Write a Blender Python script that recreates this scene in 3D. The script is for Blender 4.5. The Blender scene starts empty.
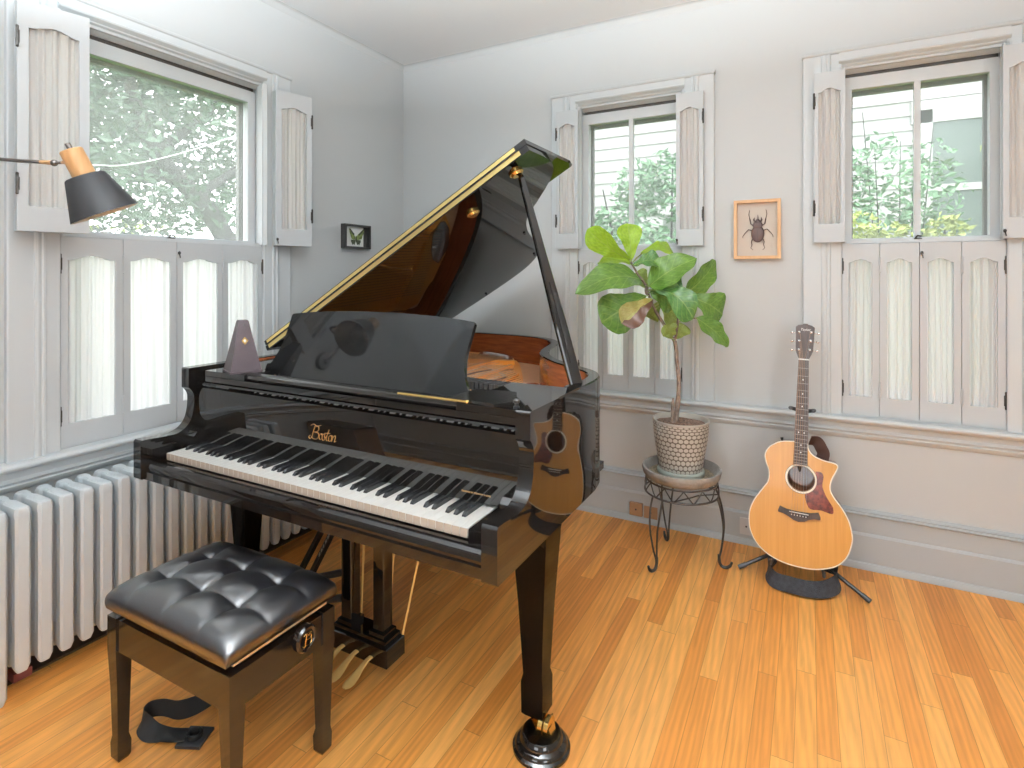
import bpy, bmesh, math, random
from mathutils import Vector, Matrix
random.seed(7)
scene = bpy.context.scene
COL = scene.collection
MW = {}
PI = math.pi

# ------------------------------------------------------------------ materials
def new_mat(name):
    m = bpy.data.materials.new(name); m.use_nodes = True
    nt = m.node_tree; nt.nodes.clear()
    out = nt.nodes.new('ShaderNodeOutputMaterial')
    return m, nt, out

def N(nt, typ, **kw):
    n = nt.nodes.new(typ)
    for k, v in kw.items():
        if k in n.inputs: n.inputs[k].default_value = v
        else: setattr(n, k, v)
    return n

def pmat(name, col, rough=0.5, metal=0.0, coat=0.0, spec=0.5, bump=0.0, bscale=60, var=0.0, vscale=8, stretch=None):
    """Principled material; optional noise bump and noise colour variation."""
    m, nt, out = new_mat(name)
    b = N(nt, 'ShaderNodeBsdfPrincipled')
    b.inputs['Base Color'].default_value = (*col, 1)
    b.inputs['Roughness'].default_value = rough
    b.inputs['Metallic'].default_value = metal
    b.inputs['Coat Weight'].default_value = coat
    b.inputs['Coat Roughness'].default_value = 0.03 if rough < 0.3 else rough * 0.8
    b.inputs['Specular IOR Level'].default_value = spec
    nt.links.new(b.outputs[0], out.inputs[0])
    if bump or var:
        tc = N(nt, 'ShaderNodeTexCoord')
        src = tc.outputs['Object']
        if stretch:
            mp = N(nt, 'ShaderNodeMapping'); mp.inputs['Scale'].default_value = stretch
            nt.links.new(src, mp.inputs[0]); src = mp.outputs[0]
    if var:
        nz = N(nt, 'ShaderNodeTexNoise'); nz.inputs['Scale'].default_value = vscale; nz.inputs['Detail'].default_value = 6
        nt.links.new(src, nz.inputs['Vector'])
        cr = N(nt, 'ShaderNodeValToRGB')
        cr.color_ramp.elements[0].position = 0.3; cr.color_ramp.elements[1].position = 0.7
        cr.color_ramp.elements[0].color = (*[max(0, c * (1 - var)) for c in col], 1)
        cr.color_ramp.elements[1].color = (*[min(1, c * (1 + var)) for c in col], 1)
        nt.links.new(nz.outputs[0], cr.inputs[0]); nt.links.new(cr.outputs[0], b.inputs['Base Color'])
    if bump:
        nz = N(nt, 'ShaderNodeTexNoise'); nz.inputs['Scale'].default_value = bscale; nz.inputs['Detail'].default_value = 4
        nt.links.new(src, nz.inputs['Vector'])
        bp = N(nt, 'ShaderNodeBump'); bp.inputs['Strength'].default_value = bump; bp.inputs['Distance'].default_value = 0.01
        nt.links.new(nz.outputs[0], bp.inputs['Height']); nt.links.new(bp.outputs[0], b.inputs['Normal'])
    return m

def floor_mat():
    m, nt, out = new_mat('oak_strip_floor')
    L = nt.links.new
    tc = N(nt, 'ShaderNodeTexCoord'); sp = N(nt, 'ShaderNodeSeparateXYZ'); L(tc.outputs['Object'], sp.inputs[0])
    def math_(op, a, b=None):
        n = N(nt, 'ShaderNodeMath', operation=op)
        for i, v in enumerate((a, b)):
            if v is None: continue
            if isinstance(v, (int, float)): n.inputs[i].default_value = v
            else: L(v, n.inputs[i])
        return n.outputs[0]
    W, LEN = 0.0575, 0.95
    xs = math_('DIVIDE', sp.outputs['X'], W); xi = math_('FLOOR', xs); xf = math_('FRACT', xs)
    wn = N(nt, 'ShaderNodeTexWhiteNoise', noise_dimensions='1D'); L(xi, wn.inputs['W'])
    off = math_('MULTIPLY', wn.outputs['Value'], 7.0)
    ys = math_('ADD', math_('DIVIDE', sp.outputs['Y'], LEN), off); yi = math_('FLOOR', ys); yf = math_('FRACT', ys)
    cb = N(nt, 'ShaderNodeCombineXYZ'); L(xi, cb.inputs[0]); L(yi, cb.inputs[1])
    wn2 = N(nt, 'ShaderNodeTexWhiteNoise', noise_dimensions='3D'); L(cb.outputs[0], wn2.inputs['Vector'])
    tone = wn2.outputs['Value']
    cr = N(nt, 'ShaderNodeValToRGB')
    els = cr.color_ramp.elements
    els[0].position = 0.0; els[0].color = (0.58, 0.215, 0.040, 1)
    els[1].position = 1.0; els[1].color = (0.88, 0.435, 0.122, 1)
    e = els.new(0.22); e.color = (0.71, 0.285, 0.06, 1)
    e = els.new(0.6); e.color = (0.80, 0.35, 0.082, 1)
    L(tone, cr.inputs[0])
    # grain: stretched noise, shifted per board
    mp = N(nt, 'ShaderNodeMapping'); mp.inputs['Scale'].default_value = (90, 5.0, 1)
    cb2 = N(nt, 'ShaderNodeCombineXYZ'); L(math_('MULTIPLY', tone, 40), cb2.inputs[1]); L(math_('MULTIPLY', tone, 17), cb2.inputs[2])
    va = N(nt, 'ShaderNodeVectorMath', operation='ADD'); L(tc.outputs['Object'], va.inputs[0]); L(cb2.outputs[0], va.inputs[1])
    L(va.outputs[0], mp.inputs[0])
    nz = N(nt, 'ShaderNodeTexNoise', Scale=1.0, Detail=5.0, Distortion=0.6); L(mp.outputs[0], nz.inputs['Vector'])
    mp2 = N(nt, 'ShaderNodeMapping'); mp2.inputs['Scale'].default_value = (14, 1.1, 1); L(va.outputs[0], mp2.inputs[0])
    wv = N(nt, 'ShaderNodeTexWave', wave_type='RINGS', rings_direction='Z'); wv.inputs['Scale'].default_value = 1.3
    wv.inputs['Distortion'].default_value = 5.0; wv.inputs['Detail'].default_value = 2.0; L(mp2.outputs[0], wv.inputs['Vector'])
    gm = N(nt, 'ShaderNodeMapRange'); gm.inputs[1].default_value = 0.38; gm.inputs[2].default_value = 0.72; gm.inputs[3].default_value = 1.06; gm.inputs[4].default_value = 0.86
    L(nz.outputs[0], gm.inputs[0])
    gw = N(nt, 'ShaderNodeMapRange'); gw.inputs[3].default_value = 1.06; gw.inputs[4].default_value = 0.9; L(wv.outputs['Fac'], gw.inputs[0])
    g = math_('MULTIPLY', gm.outputs[0], gw.outputs[0])
    # seams
    ex = math_('MINIMUM', xf, math_('SUBTRACT', 1.0, xf)); ey = math_('MINIMUM', yf, math_('SUBTRACT', 1.0, yf))
    sx = math_('LESS_THAN', ex, 0.016); sy = math_('LESS_THAN', ey, 0.0012)
    seam = math_('MAXIMUM', sx, sy)
    sm = math_('SUBTRACT', 1.0, math_('MULTIPLY', seam, 0.42))
    tot = math_('MULTIPLY', g, sm)
    vm = N(nt, 'ShaderNodeVectorMath', operation='SCALE'); L(cr.outputs[0], vm.inputs[0]); L(tot, vm.inputs['Scale'])
    b = N(nt, 'ShaderNodeBsdfPrincipled', Roughness=0.3); L(vm.outputs[0], b.inputs['Base Color'])
    b.inputs['Specular IOR Level'].default_value = 0.45
    rr = N(nt, 'ShaderNodeMapRange'); rr.inputs[3].default_value = 0.24; rr.inputs[4].default_value = 0.42; L(nz.outputs[0], rr.inputs[0]); L(rr.outputs[0], b.inputs['Roughness'])
    bp = N(nt, 'ShaderNodeBump', Strength=0.12, Distance=0.002); L(math_('SUBTRACT', 1.0, seam), bp.inputs['Height']); L(bp.outputs[0], b.inputs['Normal'])
    L(b.outputs[0], out.inputs[0])
    return m

def cloth_mat(name, col, trans=0.5):
    m, nt, out = new_mat(name)
    d = N(nt, 'ShaderNodeBsdfDiffuse'); t = N(nt, 'ShaderNodeBsdfTranslucent'); mx = N(nt, 'ShaderNodeMixShader')
    d.inputs[0].default_value = (*col, 1); t.inputs[0].default_value = (*col, 1); mx.inputs[0].default_value = trans
    tc = N(nt, 'ShaderNodeTexCoord'); nz = N(nt, 'ShaderNodeTexNoise', Scale=700.0, Detail=2.0)
    nt.links.new(tc.outputs['Object'], nz.inputs['Vector'])
    bp = N(nt, 'ShaderNodeBump', Strength=0.1, Distance=0.001); nt.links.new(nz.outputs[0], bp.inputs['Height'])
    nt.links.new(bp.outputs[0], d.inputs['Normal'])
    nt.links.new(d.outputs[0], mx.inputs[1]); nt.links.new(t.outputs[0], mx.inputs[2]); nt.links.new(mx.outputs[0], out.inputs[0])
    return m

def pane_mat():
    """Thin old window glass with a veil of glare put in as slight scattering: mostly clear, fresnel reflection."""
    m, nt, out = new_mat('hazy_window_glass'); L = nt.links.new
    tr = N(nt, 'ShaderNodeBsdfTransparent'); tl = N(nt, 'ShaderNodeBsdfTranslucent'); gl = N(nt, 'ShaderNodeBsdfGlossy', Roughness=0.02)
    tr.inputs[0].default_value = (0.98, 0.98, 0.98, 1); tl.inputs[0].default_value = (0.98, 0.99, 1.0, 1)
    tc = N(nt, 'ShaderNodeTexCoord'); nz = N(nt, 'ShaderNodeTexNoise', Scale=3.0, Detail=5.0); L(tc.outputs['Object'], nz.inputs['Vector'])
    mr = N(nt, 'ShaderNodeMapRange'); mr.inputs[3].default_value = 0.06; mr.inputs[4].default_value = 0.17; L(nz.outputs[0], mr.inputs[0])  # scattering share stands in for the glare haze over the view
    m1 = N(nt, 'ShaderNodeMixShader'); L(mr.outputs[0], m1.inputs[0]); L(tr.outputs[0], m1.inputs[1]); L(tl.outputs[0], m1.inputs[2])
    fr = N(nt, 'ShaderNodeFresnel', IOR=1.45); m2 = N(nt, 'ShaderNodeMixShader')
    fs = N(nt, 'ShaderNodeMath', operation='MULTIPLY'); fs.inputs[1].default_value = 0.5; L(fr.outputs[0], fs.inputs[0])
    L(fs.outputs[0], m2.inputs[0]); L(m1.outputs[0], m2.inputs[1]); L(gl.outputs[0], m2.inputs[2]); L(m2.outputs[0], out.inputs[0])
    return m

def leaf_mat(name, c_dark, c_light, trans, vein=0.35, brown=False):
    m, nt, out = new_mat(name); L = nt.links.new
    uv = N(nt, 'ShaderNodeUVMap'); sp = N(nt, 'ShaderNodeSeparateXYZ'); L(uv.outputs[0], sp.inputs[0])
    def mth(op, a, b=None):
        n = N(nt, 'ShaderNodeMath', operation=op)
        for i, v in enumerate((a, b)):
            if v is None: continue
            if isinstance(v, (int, float)): n.inputs[i].default_value = v
            else: L(v, n.inputs[i])
        return n.outputs[0]
    u, v = sp.outputs['X'], sp.outputs['Y']
    av = mth('ABSOLUTE', mth('SUBTRACT', v, 0.5))
    mid = mth('LESS_THAN', av, 0.018)
    side = mth('FRACT', mth('MULTIPLY', mth('SUBTRACT', u, mth('MULTIPLY', av, 0.55)), 7.0))
    sv = mth('LESS_THAN', mth('ABSOLUTE', mth('SUBTRACT', side, 0.5)), 0.055)
    ve = mth('MAXIMUM', mid, mth('MULTIPLY', sv, 0.7))
    nz = N(nt, 'ShaderNodeTexNoise', Scale=14.0, Detail=4.0); L(uv.outputs[0], nz.inputs['Vector'])
    cr = N(nt, 'ShaderNodeValToRGB'); cr.color_ramp.elements[0].position = 0.3; cr.color_ramp.elements[1].position = 0.72
    cr.color_ramp.elements[0].color = (*c_dark, 1); cr.color_ramp.elements[1].color = (*c_light, 1); L(nz.outputs[0], cr.inputs[0])
    mx = N(nt, 'ShaderNodeMix', data_type='RGBA'); L(mth('MULTIPLY', ve, vein), mx.inputs['Factor']); L(cr.outputs[0], mx.inputs['A'])
    mx.inputs['B'].default_value = (0.40, 0.50, 0.16, 1)
    col = mx.outputs['Result']
    if brown:
        nb = N(nt, 'ShaderNodeTexNoise', Scale=3.0, Detail=3.0); L(uv.outputs[0], nb.inputs['Vector'])
        f = mth('LESS_THAN', mth('ADD', v, mth('MULTIPLY', nb.outputs[0], 0.5)), 0.72)
        m3 = N(nt, 'ShaderNodeMix', data_type='RGBA'); L(f, m3.inputs['Factor']); L(col, m3.inputs['A']); m3.inputs['B'].default_value = (0.11, 0.045, 0.022, 1)
        col = m3.outputs['Result']
    b = N(nt, 'ShaderNodeBsdfPrincipled', Roughness=0.35); L(col, b.inputs['Base Color'])
    t = N(nt, 'ShaderNodeBsdfTranslucent'); L(col, t.inputs[0])
    ms = N(nt, 'ShaderNodeMixShader'); ms.inputs[0].default_value = trans
    bp = N(nt, 'ShaderNodeBump', Strength=0.25, Distance=0.003); L(mth('SUBTRACT', 1.0, ve), bp.inputs['Height']); L(bp.outputs[0], b.inputs['Normal'])
    L(b.outputs[0], ms.inputs[1]); L(t.outputs[0], ms.inputs[2]); L(ms.outputs[0], out.inputs[0])
    return m

def wood_mat(name, c0, c1, scale=(1, 14, 1), rough=0.35, coat=0.0, nscale=5.0):
    m, nt, out = new_mat(name); L = nt.links.new
    tc = N(nt, 'ShaderNodeTexCoord'); mp = N(nt, 'ShaderNodeMapping'); mp.inputs['Scale'].default_value = scale
    L(tc.outputs['Object'], mp.inputs[0])
    nz = N(nt, 'ShaderNodeTexNoise', Scale=nscale, Detail=6.0, Distortion=0.5); L(mp.outputs[0], nz.inputs['Vector'])
    cr = N(nt, 'ShaderNodeValToRGB'); cr.color_ramp.elements[0].position = 0.3; cr.color_ramp.elements[1].position = 0.7
    cr.color_ramp.elements[0].color = (*c0, 1); cr.color_ramp.elements[1].color = (*c1, 1); L(nz.outputs[0], cr.inputs[0])
    b = N(nt, 'ShaderNodeBsdfPrincipled', Roughness=rough); b.inputs['Coat Weight'].default_value = coat
    L(cr.outputs[0], b.inputs['Base Color']); L(b.outputs[0], out.inputs[0])
    return m

M = {}
M['wall'] = pmat('wall_paint', (0.50, 0.52, 0.525), 0.6, bump=0.02, bscale=220)
M['ceiling'] = pmat('ceiling_paint', (0.78, 0.80, 0.81), 0.7)
M['trim'] = pmat('trim_paint', (0.56, 0.59, 0.605), 0.36, spec=0.4)
M['wain'] = pmat('wainscot_paint', (0.395, 0.425, 0.44), 0.4, spec=0.4)
M['shutter'] = pmat('shutter_paint', (0.50, 0.525, 0.54), 0.42, spec=0.4)
M['floor'] = floor_mat()
M['curtain'] = cloth_mat('sheer_white_curtain', (0.95, 0.94, 0.95), 0.64)
M['curtain_up'] = cloth_mat('white_curtain', (0.82, 0.81, 0.79), 0.35)
M['pane'] = pane_mat()
M['brass'] = pmat('brass', (0.78, 0.52, 0.17), 0.22, 1.0)
M['pedal'] = pmat('pedal_brass', (0.90, 0.58, 0.20), 0.36, 0.3)
M['leg_black'] = pmat('piano_leg_black', (0.002, 0.002, 0.002), 0.05, 0.0, spec=0.06)
M['desk_black'] = pmat('music_desk_black', (0.006, 0.006, 0.006), 0.05, 0.0, spec=0.3)
M['hinge_brass'] = pmat('hinge_brass', (0.86, 0.66, 0.27), 0.36, 1.0)
M['iron'] = pmat('dark_iron', (0.05, 0.045, 0.04), 0.45, 0.6)
M['black'] = pmat('piano_black', (0.006, 0.005, 0.0045), 0.03, 0.0, coat=0.0, spec=0.5)
M['black_satin'] = pmat('black_satin', (0.012, 0.011, 0.010), 0.22)
M['mahog'] = wood_mat('mahogany_rim', (0.19, 0.045, 0.014), (0.32, 0.085, 0.026), (3, 3, 30), 0.22, 0.3, 3.0)
M['plate'] = pmat('bronze_plate', (0.95, 0.40, 0.075), 0.3, 0.1, coat=0.3)
M['soundboard'] = wood_mat('spruce_soundboard', (0.80, 0.47, 0.27), (0.88, 0.54, 0.33), (20, 2, 1), 0.3, 0.3)
M['steel'] = pmat('steel', (0.72, 0.72, 0.72), 0.25, 1.0)
M['copper'] = pmat('copper_winding', (0.42, 0.24, 0.13), 0.4, 1.0)
M['string'] = pmat('plain_string', (0.38, 0.37, 0.35), 0.5, 0.9)
M['felt'] = pmat('red_felt', (0.22, 0.06, 0.05), 0.95)
M['felt_black'] = pmat('black_felt', (0.02, 0.02, 0.02), 0.95)
M['ivory'] = pmat('white_key', (0.83, 0.82, 0.78), 0.18, coat=0.3)
M['keyfront'] = pmat('key_front', (0.47, 0.375, 0.30), 0.35)
M['ebony'] = pmat('black_key', (0.010, 0.010, 0.011), 0.2)
M['gold'] = pmat('gold_leaf', (0.85, 0.50, 0.20), 0.35, 0.8)
M['leather'] = pmat('black_leather', (0.008, 0.008, 0.010), 0.33, bump=0.03, bscale=260, spec=1.0, coat=0.9)
M['bench'] = pmat('bench_lacquer', (0.010, 0.008, 0.007), 0.08, coat=0.0)
M['board'] = wood_mat('pale_board', (0.55, 0.36, 0.20), (0.72, 0.52, 0.32), (4, 20, 4))
M['enamel'] = pmat('radiator_enamel', (0.62, 0.67, 0.70), 0.35, bump=0.05, bscale=90)
M['slab'] = pmat('dark_floor_strip', (0.06, 0.035, 0.02), 0.4, var=0.3, vscale=10)
M['black_metal'] = pmat('black_powder_coat', (0.014, 0.014, 0.015), 0.4)
M['webbing'] = pmat('black_webbing', (0.013, 0.013, 0.014), 0.55, bump=0.5, bscale=600)
M['rubber'] = pmat('black_rubber', (0.03, 0.03, 0.033), 0.5)
M['shade'] = pmat('charcoal_shade', (0.014, 0.0135, 0.014), 0.55, spec=0.2)
M['shade_in'] = pmat('shade_inner_white', (0.8, 0.78, 0.74), 0.5)
M['lampwood'] = wood_mat('lamp_oak', (0.48, 0.25, 0.10), (0.66, 0.38, 0.17), (6, 6, 1.5), 0.4)
M['dark_steel'] = pmat('dark_bronze_rod', (0.16, 0.14, 0.13), 0.35, 0.9)
M['metro'] = pmat('metronome_plastic', (0.052, 0.039, 0.043), 0.5, spec=0.2, var=0.08, vscale=30)
M['frame_black'] = pmat('frame_black', (0.02, 0.019, 0.018), 0.35)
M['frame_oak'] = wood_mat('frame_pine', (0.56, 0.32, 0.15), (0.65, 0.40, 0.21), (8, 8, 2), 0.45)
M['mount'] = pmat('cream_mount', (0.52, 0.46, 0.40), 0.8)
M['mount_w'] = pmat('white_mount', (0.70, 0.70, 0.69), 0.8)
M['beetle'] = pmat('beetle_shell', (0.075, 0.042, 0.038), 0.55)
M['wing'] = pmat('butterfly_wing', (0.16, 0.20, 0.06), 0.7, var=0.6, vscale=60)
M['wing_dark'] = pmat('butterfly_edge', (0.035, 0.04, 0.02), 0.7)
M['pot'] = pmat('pot_glaze', (0.42, 0.39, 0.345), 0.4, var=0.12, vscale=12)
M['pot_groove'] = pmat('pot_groove', (0.115, 0.09, 0.07), 0.6)
M['pot_base'] = pmat('pot_saucer', (0.30, 0.33, 0.29), 0.4)
M['stone'] = pmat('stone_dish', (0.24, 0.22, 0.20), 0.6, bump=0.3, bscale=80, var=0.35, vscale=14)
M['gravel'] = pmat('dish_gravel', (0.24, 0.19, 0.13), 0.8, bump=1.0, bscale=160, var=0.6, vscale=120)
M['soil'] = pmat('potting_soil', (0.17, 0.105, 0.075), 0.95, bump=1.0, bscale=120, var=0.8, vscale=110)
M['bark'] = pmat('fig_bark', (0.20, 0.145, 0.115), 0.8, bump=0.6, bscale=60, var=0.4, vscale=40)
M['leaf'] = leaf_mat('fig_leaf', (0.075, 0.165, 0.025), (0.16, 0.29, 0.045), 0.35)
M['leaf_light'] = leaf_mat('fig_leaf_young', (0.26, 0.44, 0.03), (0.42, 0.62, 0.06), 0.5)
M['leaf_dark'] = leaf_mat('fig_leaf_dark', (0.035, 0.10, 0.02), (0.08, 0.185, 0.04), 0.2)
M['leaf_pale'] = leaf_mat('fig_leaf_pale', (0.24, 0.33, 0.07), (0.36, 0.45, 0.13), 0.45)
M['leaf_brown'] = leaf_mat('fig_leaf_browned', (0.28, 0.25, 0.06), (0.40, 0.34, 0.11), 0.3, brown=True)
M['spruce'] = wood_mat('guitar_spruce', (0.50, 0.22, 0.038), (0.57, 0.268, 0.055), (34, 1.2, 1), 0.3, 0.15, 3.0)
M['rosewood'] = wood_mat('guitar_back', (0.10, 0.035, 0.016), (0.20, 0.075, 0.035), (4, 1, 4), 0.2, 0.5)
M['binding'] = pmat('cream_binding', (0.80, 0.74, 0.62), 0.3)
M['ebony_board'] = wood_mat('ebony_fingerboard', (0.016, 0.010, 0.008), (0.055, 0.028, 0.02), (30, 2, 2), 0.5)
M['tortoise'] = pmat('tortoise_pickguard', (0.13, 0.022, 0.012), 0.15, var=0.7, vscale=70)
M['hole_dark'] = pmat('guitar_inside', (0.10, 0.06, 0.035), 0.8)
M['fret'] = pmat('fret_wire', (0.42, 0.40, 0.37), 0.4, 0.9)
M['pearl'] = pmat('pearl', (0.85, 0.85, 0.82), 0.25)
M['strap'] = pmat('guitar_strap_weave', (0.016, 0.016, 0.02), 0.7, bump=0.6, bscale=300, var=0.9, vscale=70)
M['strap_leather'] = pmat('strap_leather_end', (0.05, 0.022, 0.016), 0.5)
M['outlet'] = pmat('brown_outlet_plate', (0.33, 0.19, 0.10), 0.4)
M['outlet_grey'] = pmat('grey_outlet_plate', (0.52, 0.52, 0.51), 0.4)
M['slot'] = pmat('outlet_slot', (0.03, 0.025, 0.02), 0.6)
M['cabinet'] = wood_mat('walnut_cabinet', (0.10, 0.045, 0.016), (0.16, 0.075, 0.027), (3, 3, 20), 0.35)
M['cabinet_top'] = pmat('cabinet_black_top', (0.01, 0.009, 0.008), 0.3)
M['storm'] = pmat('storm_frame', (0.16, 0.155, 0.15), 0.6, bump=0.3, bscale=200)
M['siding'] = pmat('white_clapboard', (0.34, 0.345, 0.34), 0.7)
M['glass_far'] = pmat('neighbour_glass', (0.07, 0.10, 0.09), 0.35)
M['foliage'] = pmat('tree_leaves', (0.075, 0.135, 0.085), 0.6, var=0.5, vscale=1.2)
M['foliage_y'] = pmat('yellow_shrub_leaves', (0.36, 0.42, 0.12), 0.6, var=0.4, vscale=3)
M['foliage_g'] = pmat('shrub_leaves', (0.14, 0.27, 0.15), 0.6, var=0.4, vscale=3)
M['tree_bark'] = pmat('tree_bark', (0.04, 0.038, 0.038), 0.9, bump=1.0, bscale=8)
M['grass'] = pmat('lawn', (0.16, 0.26, 0.08), 0.9, var=0.3, vscale=3)
M['wire'] = pmat('power_cable', (0.75, 0.75, 0.75), 0.5)
M['fence'] = pmat('grey_fence', (0.30, 0.32, 0.32), 0.8)

# ------------------------------------------------------------------ geometry builder
class B:
    def __init__(s): s.bm = bmesh.new(); s.uv = None
    def face(s, vs, mi=0):
        try:
            f = s.bm.faces.new(vs); f.material_index = mi; return f
        except ValueError: return None
    def box(s, x0, x1, y0, y1, z0, z1, mi=0, T=None):
        c = [(x, y, z) for x in (x0, x1) for y in (y0, y1) for z in (z0, z1)]
        v = [s.bm.verts.new(T(*p) if T else p) for p in c]
        for q in ((0, 1, 3, 2), (4, 6, 7, 5), (0, 4, 5, 1), (2, 3, 7, 6), (0, 2, 6, 4), (1, 5, 7, 3)): s.face([v[i] for i in q], mi)
        return s
    def prism(s, poly, vec, mi=0, mi_side=None):
        """extrude a planar 3-D polygon along vec"""
        vec = Vector(vec)
        a = [s.bm.verts.new(Vector(p)) for p in poly]; b = [s.bm.verts.new(Vector(p) + vec) for p in poly]
        s.face(a, mi); s.face(list(reversed(b)), mi)
        n = len(a)
        for i in range(n): s.face([a[i], b[i], b[(i + 1) % n], a[(i + 1) % n]], mi if mi_side is None else mi_side)
        return s
    def loft(s, rings, cap=True, closed=True, mi=0):
        R = [[s.bm.verts.new(Vector(p)) for p in r] for r in rings]
        for a, b in zip(R, R[1:]):
            n = len(a)
            for i in range(n if closed else n - 1): s.face([a[i], a[(i + 1) % n], b[(i + 1) % n], b[i]], mi)
        if cap and closed: s.face(list(reversed(R[0])), mi); s.face(R[-1], mi)
        return s
    def tube(s, pts, r, n=8, mi=0, cap=True, flat=None):
        pts = [Vector(p) for p in pts]; rs = r if isinstance(r, (list, tuple)) else [r] * len(pts)
        rings = []; prev = None
        for i, p in enumerate(pts):
            t = (pts[min(i + 1, len(pts) - 1)] - pts[max(i - 1, 0)]).normalized()
            if prev is None:
                up = Vector((0, 0, 1)) if abs(t.z) < 0.9 else Vector((1, 0, 0))
                u = t.cross(up).normalized()
            else: u = (prev - t * prev.dot(t)).normalized()
            prev = u; w = t.cross(u)
            rings.append([p + (u * math.cos(2 * PI * k / n) + w * math.sin(2 * PI * k / n) * (flat or 1)) * rs[i] for k in range(n)])
        return s.loft(rings, cap, True, mi)
    def lathe(s, prof, c=(0, 0, 0), n=32, mi=0, T=None, cap=True):
        rings = []
        for r, z in prof:
            ring = []
            for k in range(n):
                a = 2 * PI * k / n; p = (c[0] + r * math.cos(a), c[1] + r * math.sin(a), c[2] + z)
                ring.append(T(*p) if T else p)
            rings.append(ring)
        return s.loft(rings, cap, True, mi)
    def ell(s, c, rx, ry, rz, n=16, m=10, mi=0, R=None):
        rings = []
        for j in range(m + 1):
            t = -PI / 2 + PI * (0.02 + 0.96 * j / m)
            ring = []
            for k in range(n):
                a = 2 * PI * k / n; v = Vector((rx * math.cos(t) * math.cos(a), ry * math.cos(t) * math.sin(a), rz * math.sin(t)))
                if R: v = R @ v
                ring.append(Vector(c) + v)
            rings.append(ring)
        return s.loft(rings, True, True, mi)
    def grid(s, fn, nu, nv, mi=0, uv=False, close_u=False):
        vs = [[s.bm.verts.new(Vector(fn(i / nu, j / nv))) for j in range(nv + 1)] for i in range(nu + 1)]
        lay = (s.bm.loops.layers.uv.verify() if uv else None)
        for i in range(nu):
            for j in range(nv):
                f = s.face([vs[i][j], vs[i + 1][j], vs[i + 1][j + 1], vs[i][j + 1]], mi)
                if f and lay:
                    for lp, (a, b) in zip(f.loops, ((i, j), (i + 1, j), (i + 1, j + 1), (i, j + 1))): lp[lay].uv = (a / nu, b / nv)
        return s
    def bevel(s, w, seg=2, ang=30):
        es = [e for e in s.bm.edges if len(e.link_faces) == 2 and e.calc_face_angle(0) > math.radians(ang)]
        bmesh.ops.bevel(s.bm, geom=es, offset=w, segments=seg, profile=0.6, affect='EDGES', clamp_overlap=True)
        return s

def setp(o, label=None, cat=None, group=None, kind=None):
    if label: o['label'] = label
    if cat: o['category'] = cat
    if group: o['group'] = group
    if kind: o['kind'] = kind
    return o

def thing(name, label, cat, loc, rotz=0.0, group=None, kind=None):
    o = bpy.data.objects.new(name, None); COL.objects.link(o)
    o.empty_display_size = 0.05
    o.location = loc; o.rotation_euler = (0, 0, rotz)
    MW[o.name] = Matrix.Translation(Vector(loc)) @ Matrix.Rotation(rotz, 4, 'Z')
    return setp(o, label, cat, group, kind)

def obj(name, b, mats, parent=None, smooth=35, fix=True, label=None, kind=None, origin=None):
    """link a builder's mesh as one object; vertices are given in world space"""
    bm = b.bm
    if fix:
        bmesh.ops.remove_doubles(bm, verts=bm.verts, dist=1e-6)
        bmesh.ops.recalc_face_normals(bm, faces=bm.faces)
    me = bpy.data.meshes.new(name)
    if parent is not None: P = MW[parent.name]
    elif origin is not None: P = Matrix.Translation(Vector(origin))
    else: P = Matrix.Identity(4)
    bm.transform(P.inverted()); bm.to_mesh(me); bm.free()
    for m in (mats if isinstance(mats, (list, tuple)) else [mats]): me.materials.append(m)
    if smooth:
        me.polygons.foreach_set('use_smooth', [True] * len(me.polygons)); me.set_sharp_from_angle(angle=math.radians(smooth))
    o = bpy.data.objects.new(name, me); COL.objects.link(o)
    if parent is not None: o.parent = parent; MW[o.name] = P.copy()
    else: o.location = P.translation; MW[o.name] = P.copy()
    if label: o['label'] = label
    if kind: o['kind'] = kind
    return o

def text(name, body, size, mat, parent, mtx, extrude=0.0004, shear=0.0, align='CENTER', space=1.0):
    cu = bpy.data.curves.new(name, 'FONT'); cu.body = body; cu.size = size; cu.extrude = extrude; cu.shear = shear
    cu.align_x = align; cu.align_y = 'CENTER'; cu.space_character = space; cu.materials.append(mat)
    tmp = bpy.data.objects.new('tmp', cu); COL.objects.link(tmp); dg = bpy.context.evaluated_depsgraph_get(); dg.update()
    me = bpy.data.meshes.new_from_object(tmp.evaluated_get(dg)); bpy.data.objects.remove(tmp); bpy.data.curves.remove(cu)
    o = bpy.data.objects.new(name, me); COL.objects.link(o); o.parent = parent
    o.matrix_local = MW[parent.name].inverted() @ mtx
    MW[o.name] = mtx.copy()
    return o

def frame_mtx(o, x, y):
    x = Vector(x).normalized(); y = Vector(y); y = (y - x * y.dot(x)).normalized(); z = x.cross(y)
    m = Matrix((x, y, z)).transposed().to_4x4(); m.translation = Vector(o); return m

def offset_poly(pts, d):
    """inset an open 2-D path to its left by d"""
    out = []
    for i, p in enumerate(pts):
        a = Vector(pts[max(i - 1, 0)]); b = Vector(pts[min(i + 1, len(pts) - 1)]); t = (b - a).normalized()
        out.append((p[0] - t.y * d, p[1] + t.x * d))
    return out

def spline(pts, n=8):
    """Catmull-Rom through 2-D or 3-D points"""
    P = [Vector(p) for p in pts]; out = []
    for i in range(len(P) - 1):
        p0, p1, p2, p3 = P[max(i - 1, 0)], P[i], P[i + 1], P[min(i + 2, len(P) - 1)]
        for k in range(n):
            t = k / n
            out.append(0.5 * ((2 * p1) + (p2 - p0) * t + (2 * p0 - 5 * p1 + 4 * p2 - p3) * t * t + (3 * p1 - p0 - 3 * p2 + p3) * t ** 3))
    out.append(P[-1]); return out
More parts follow.
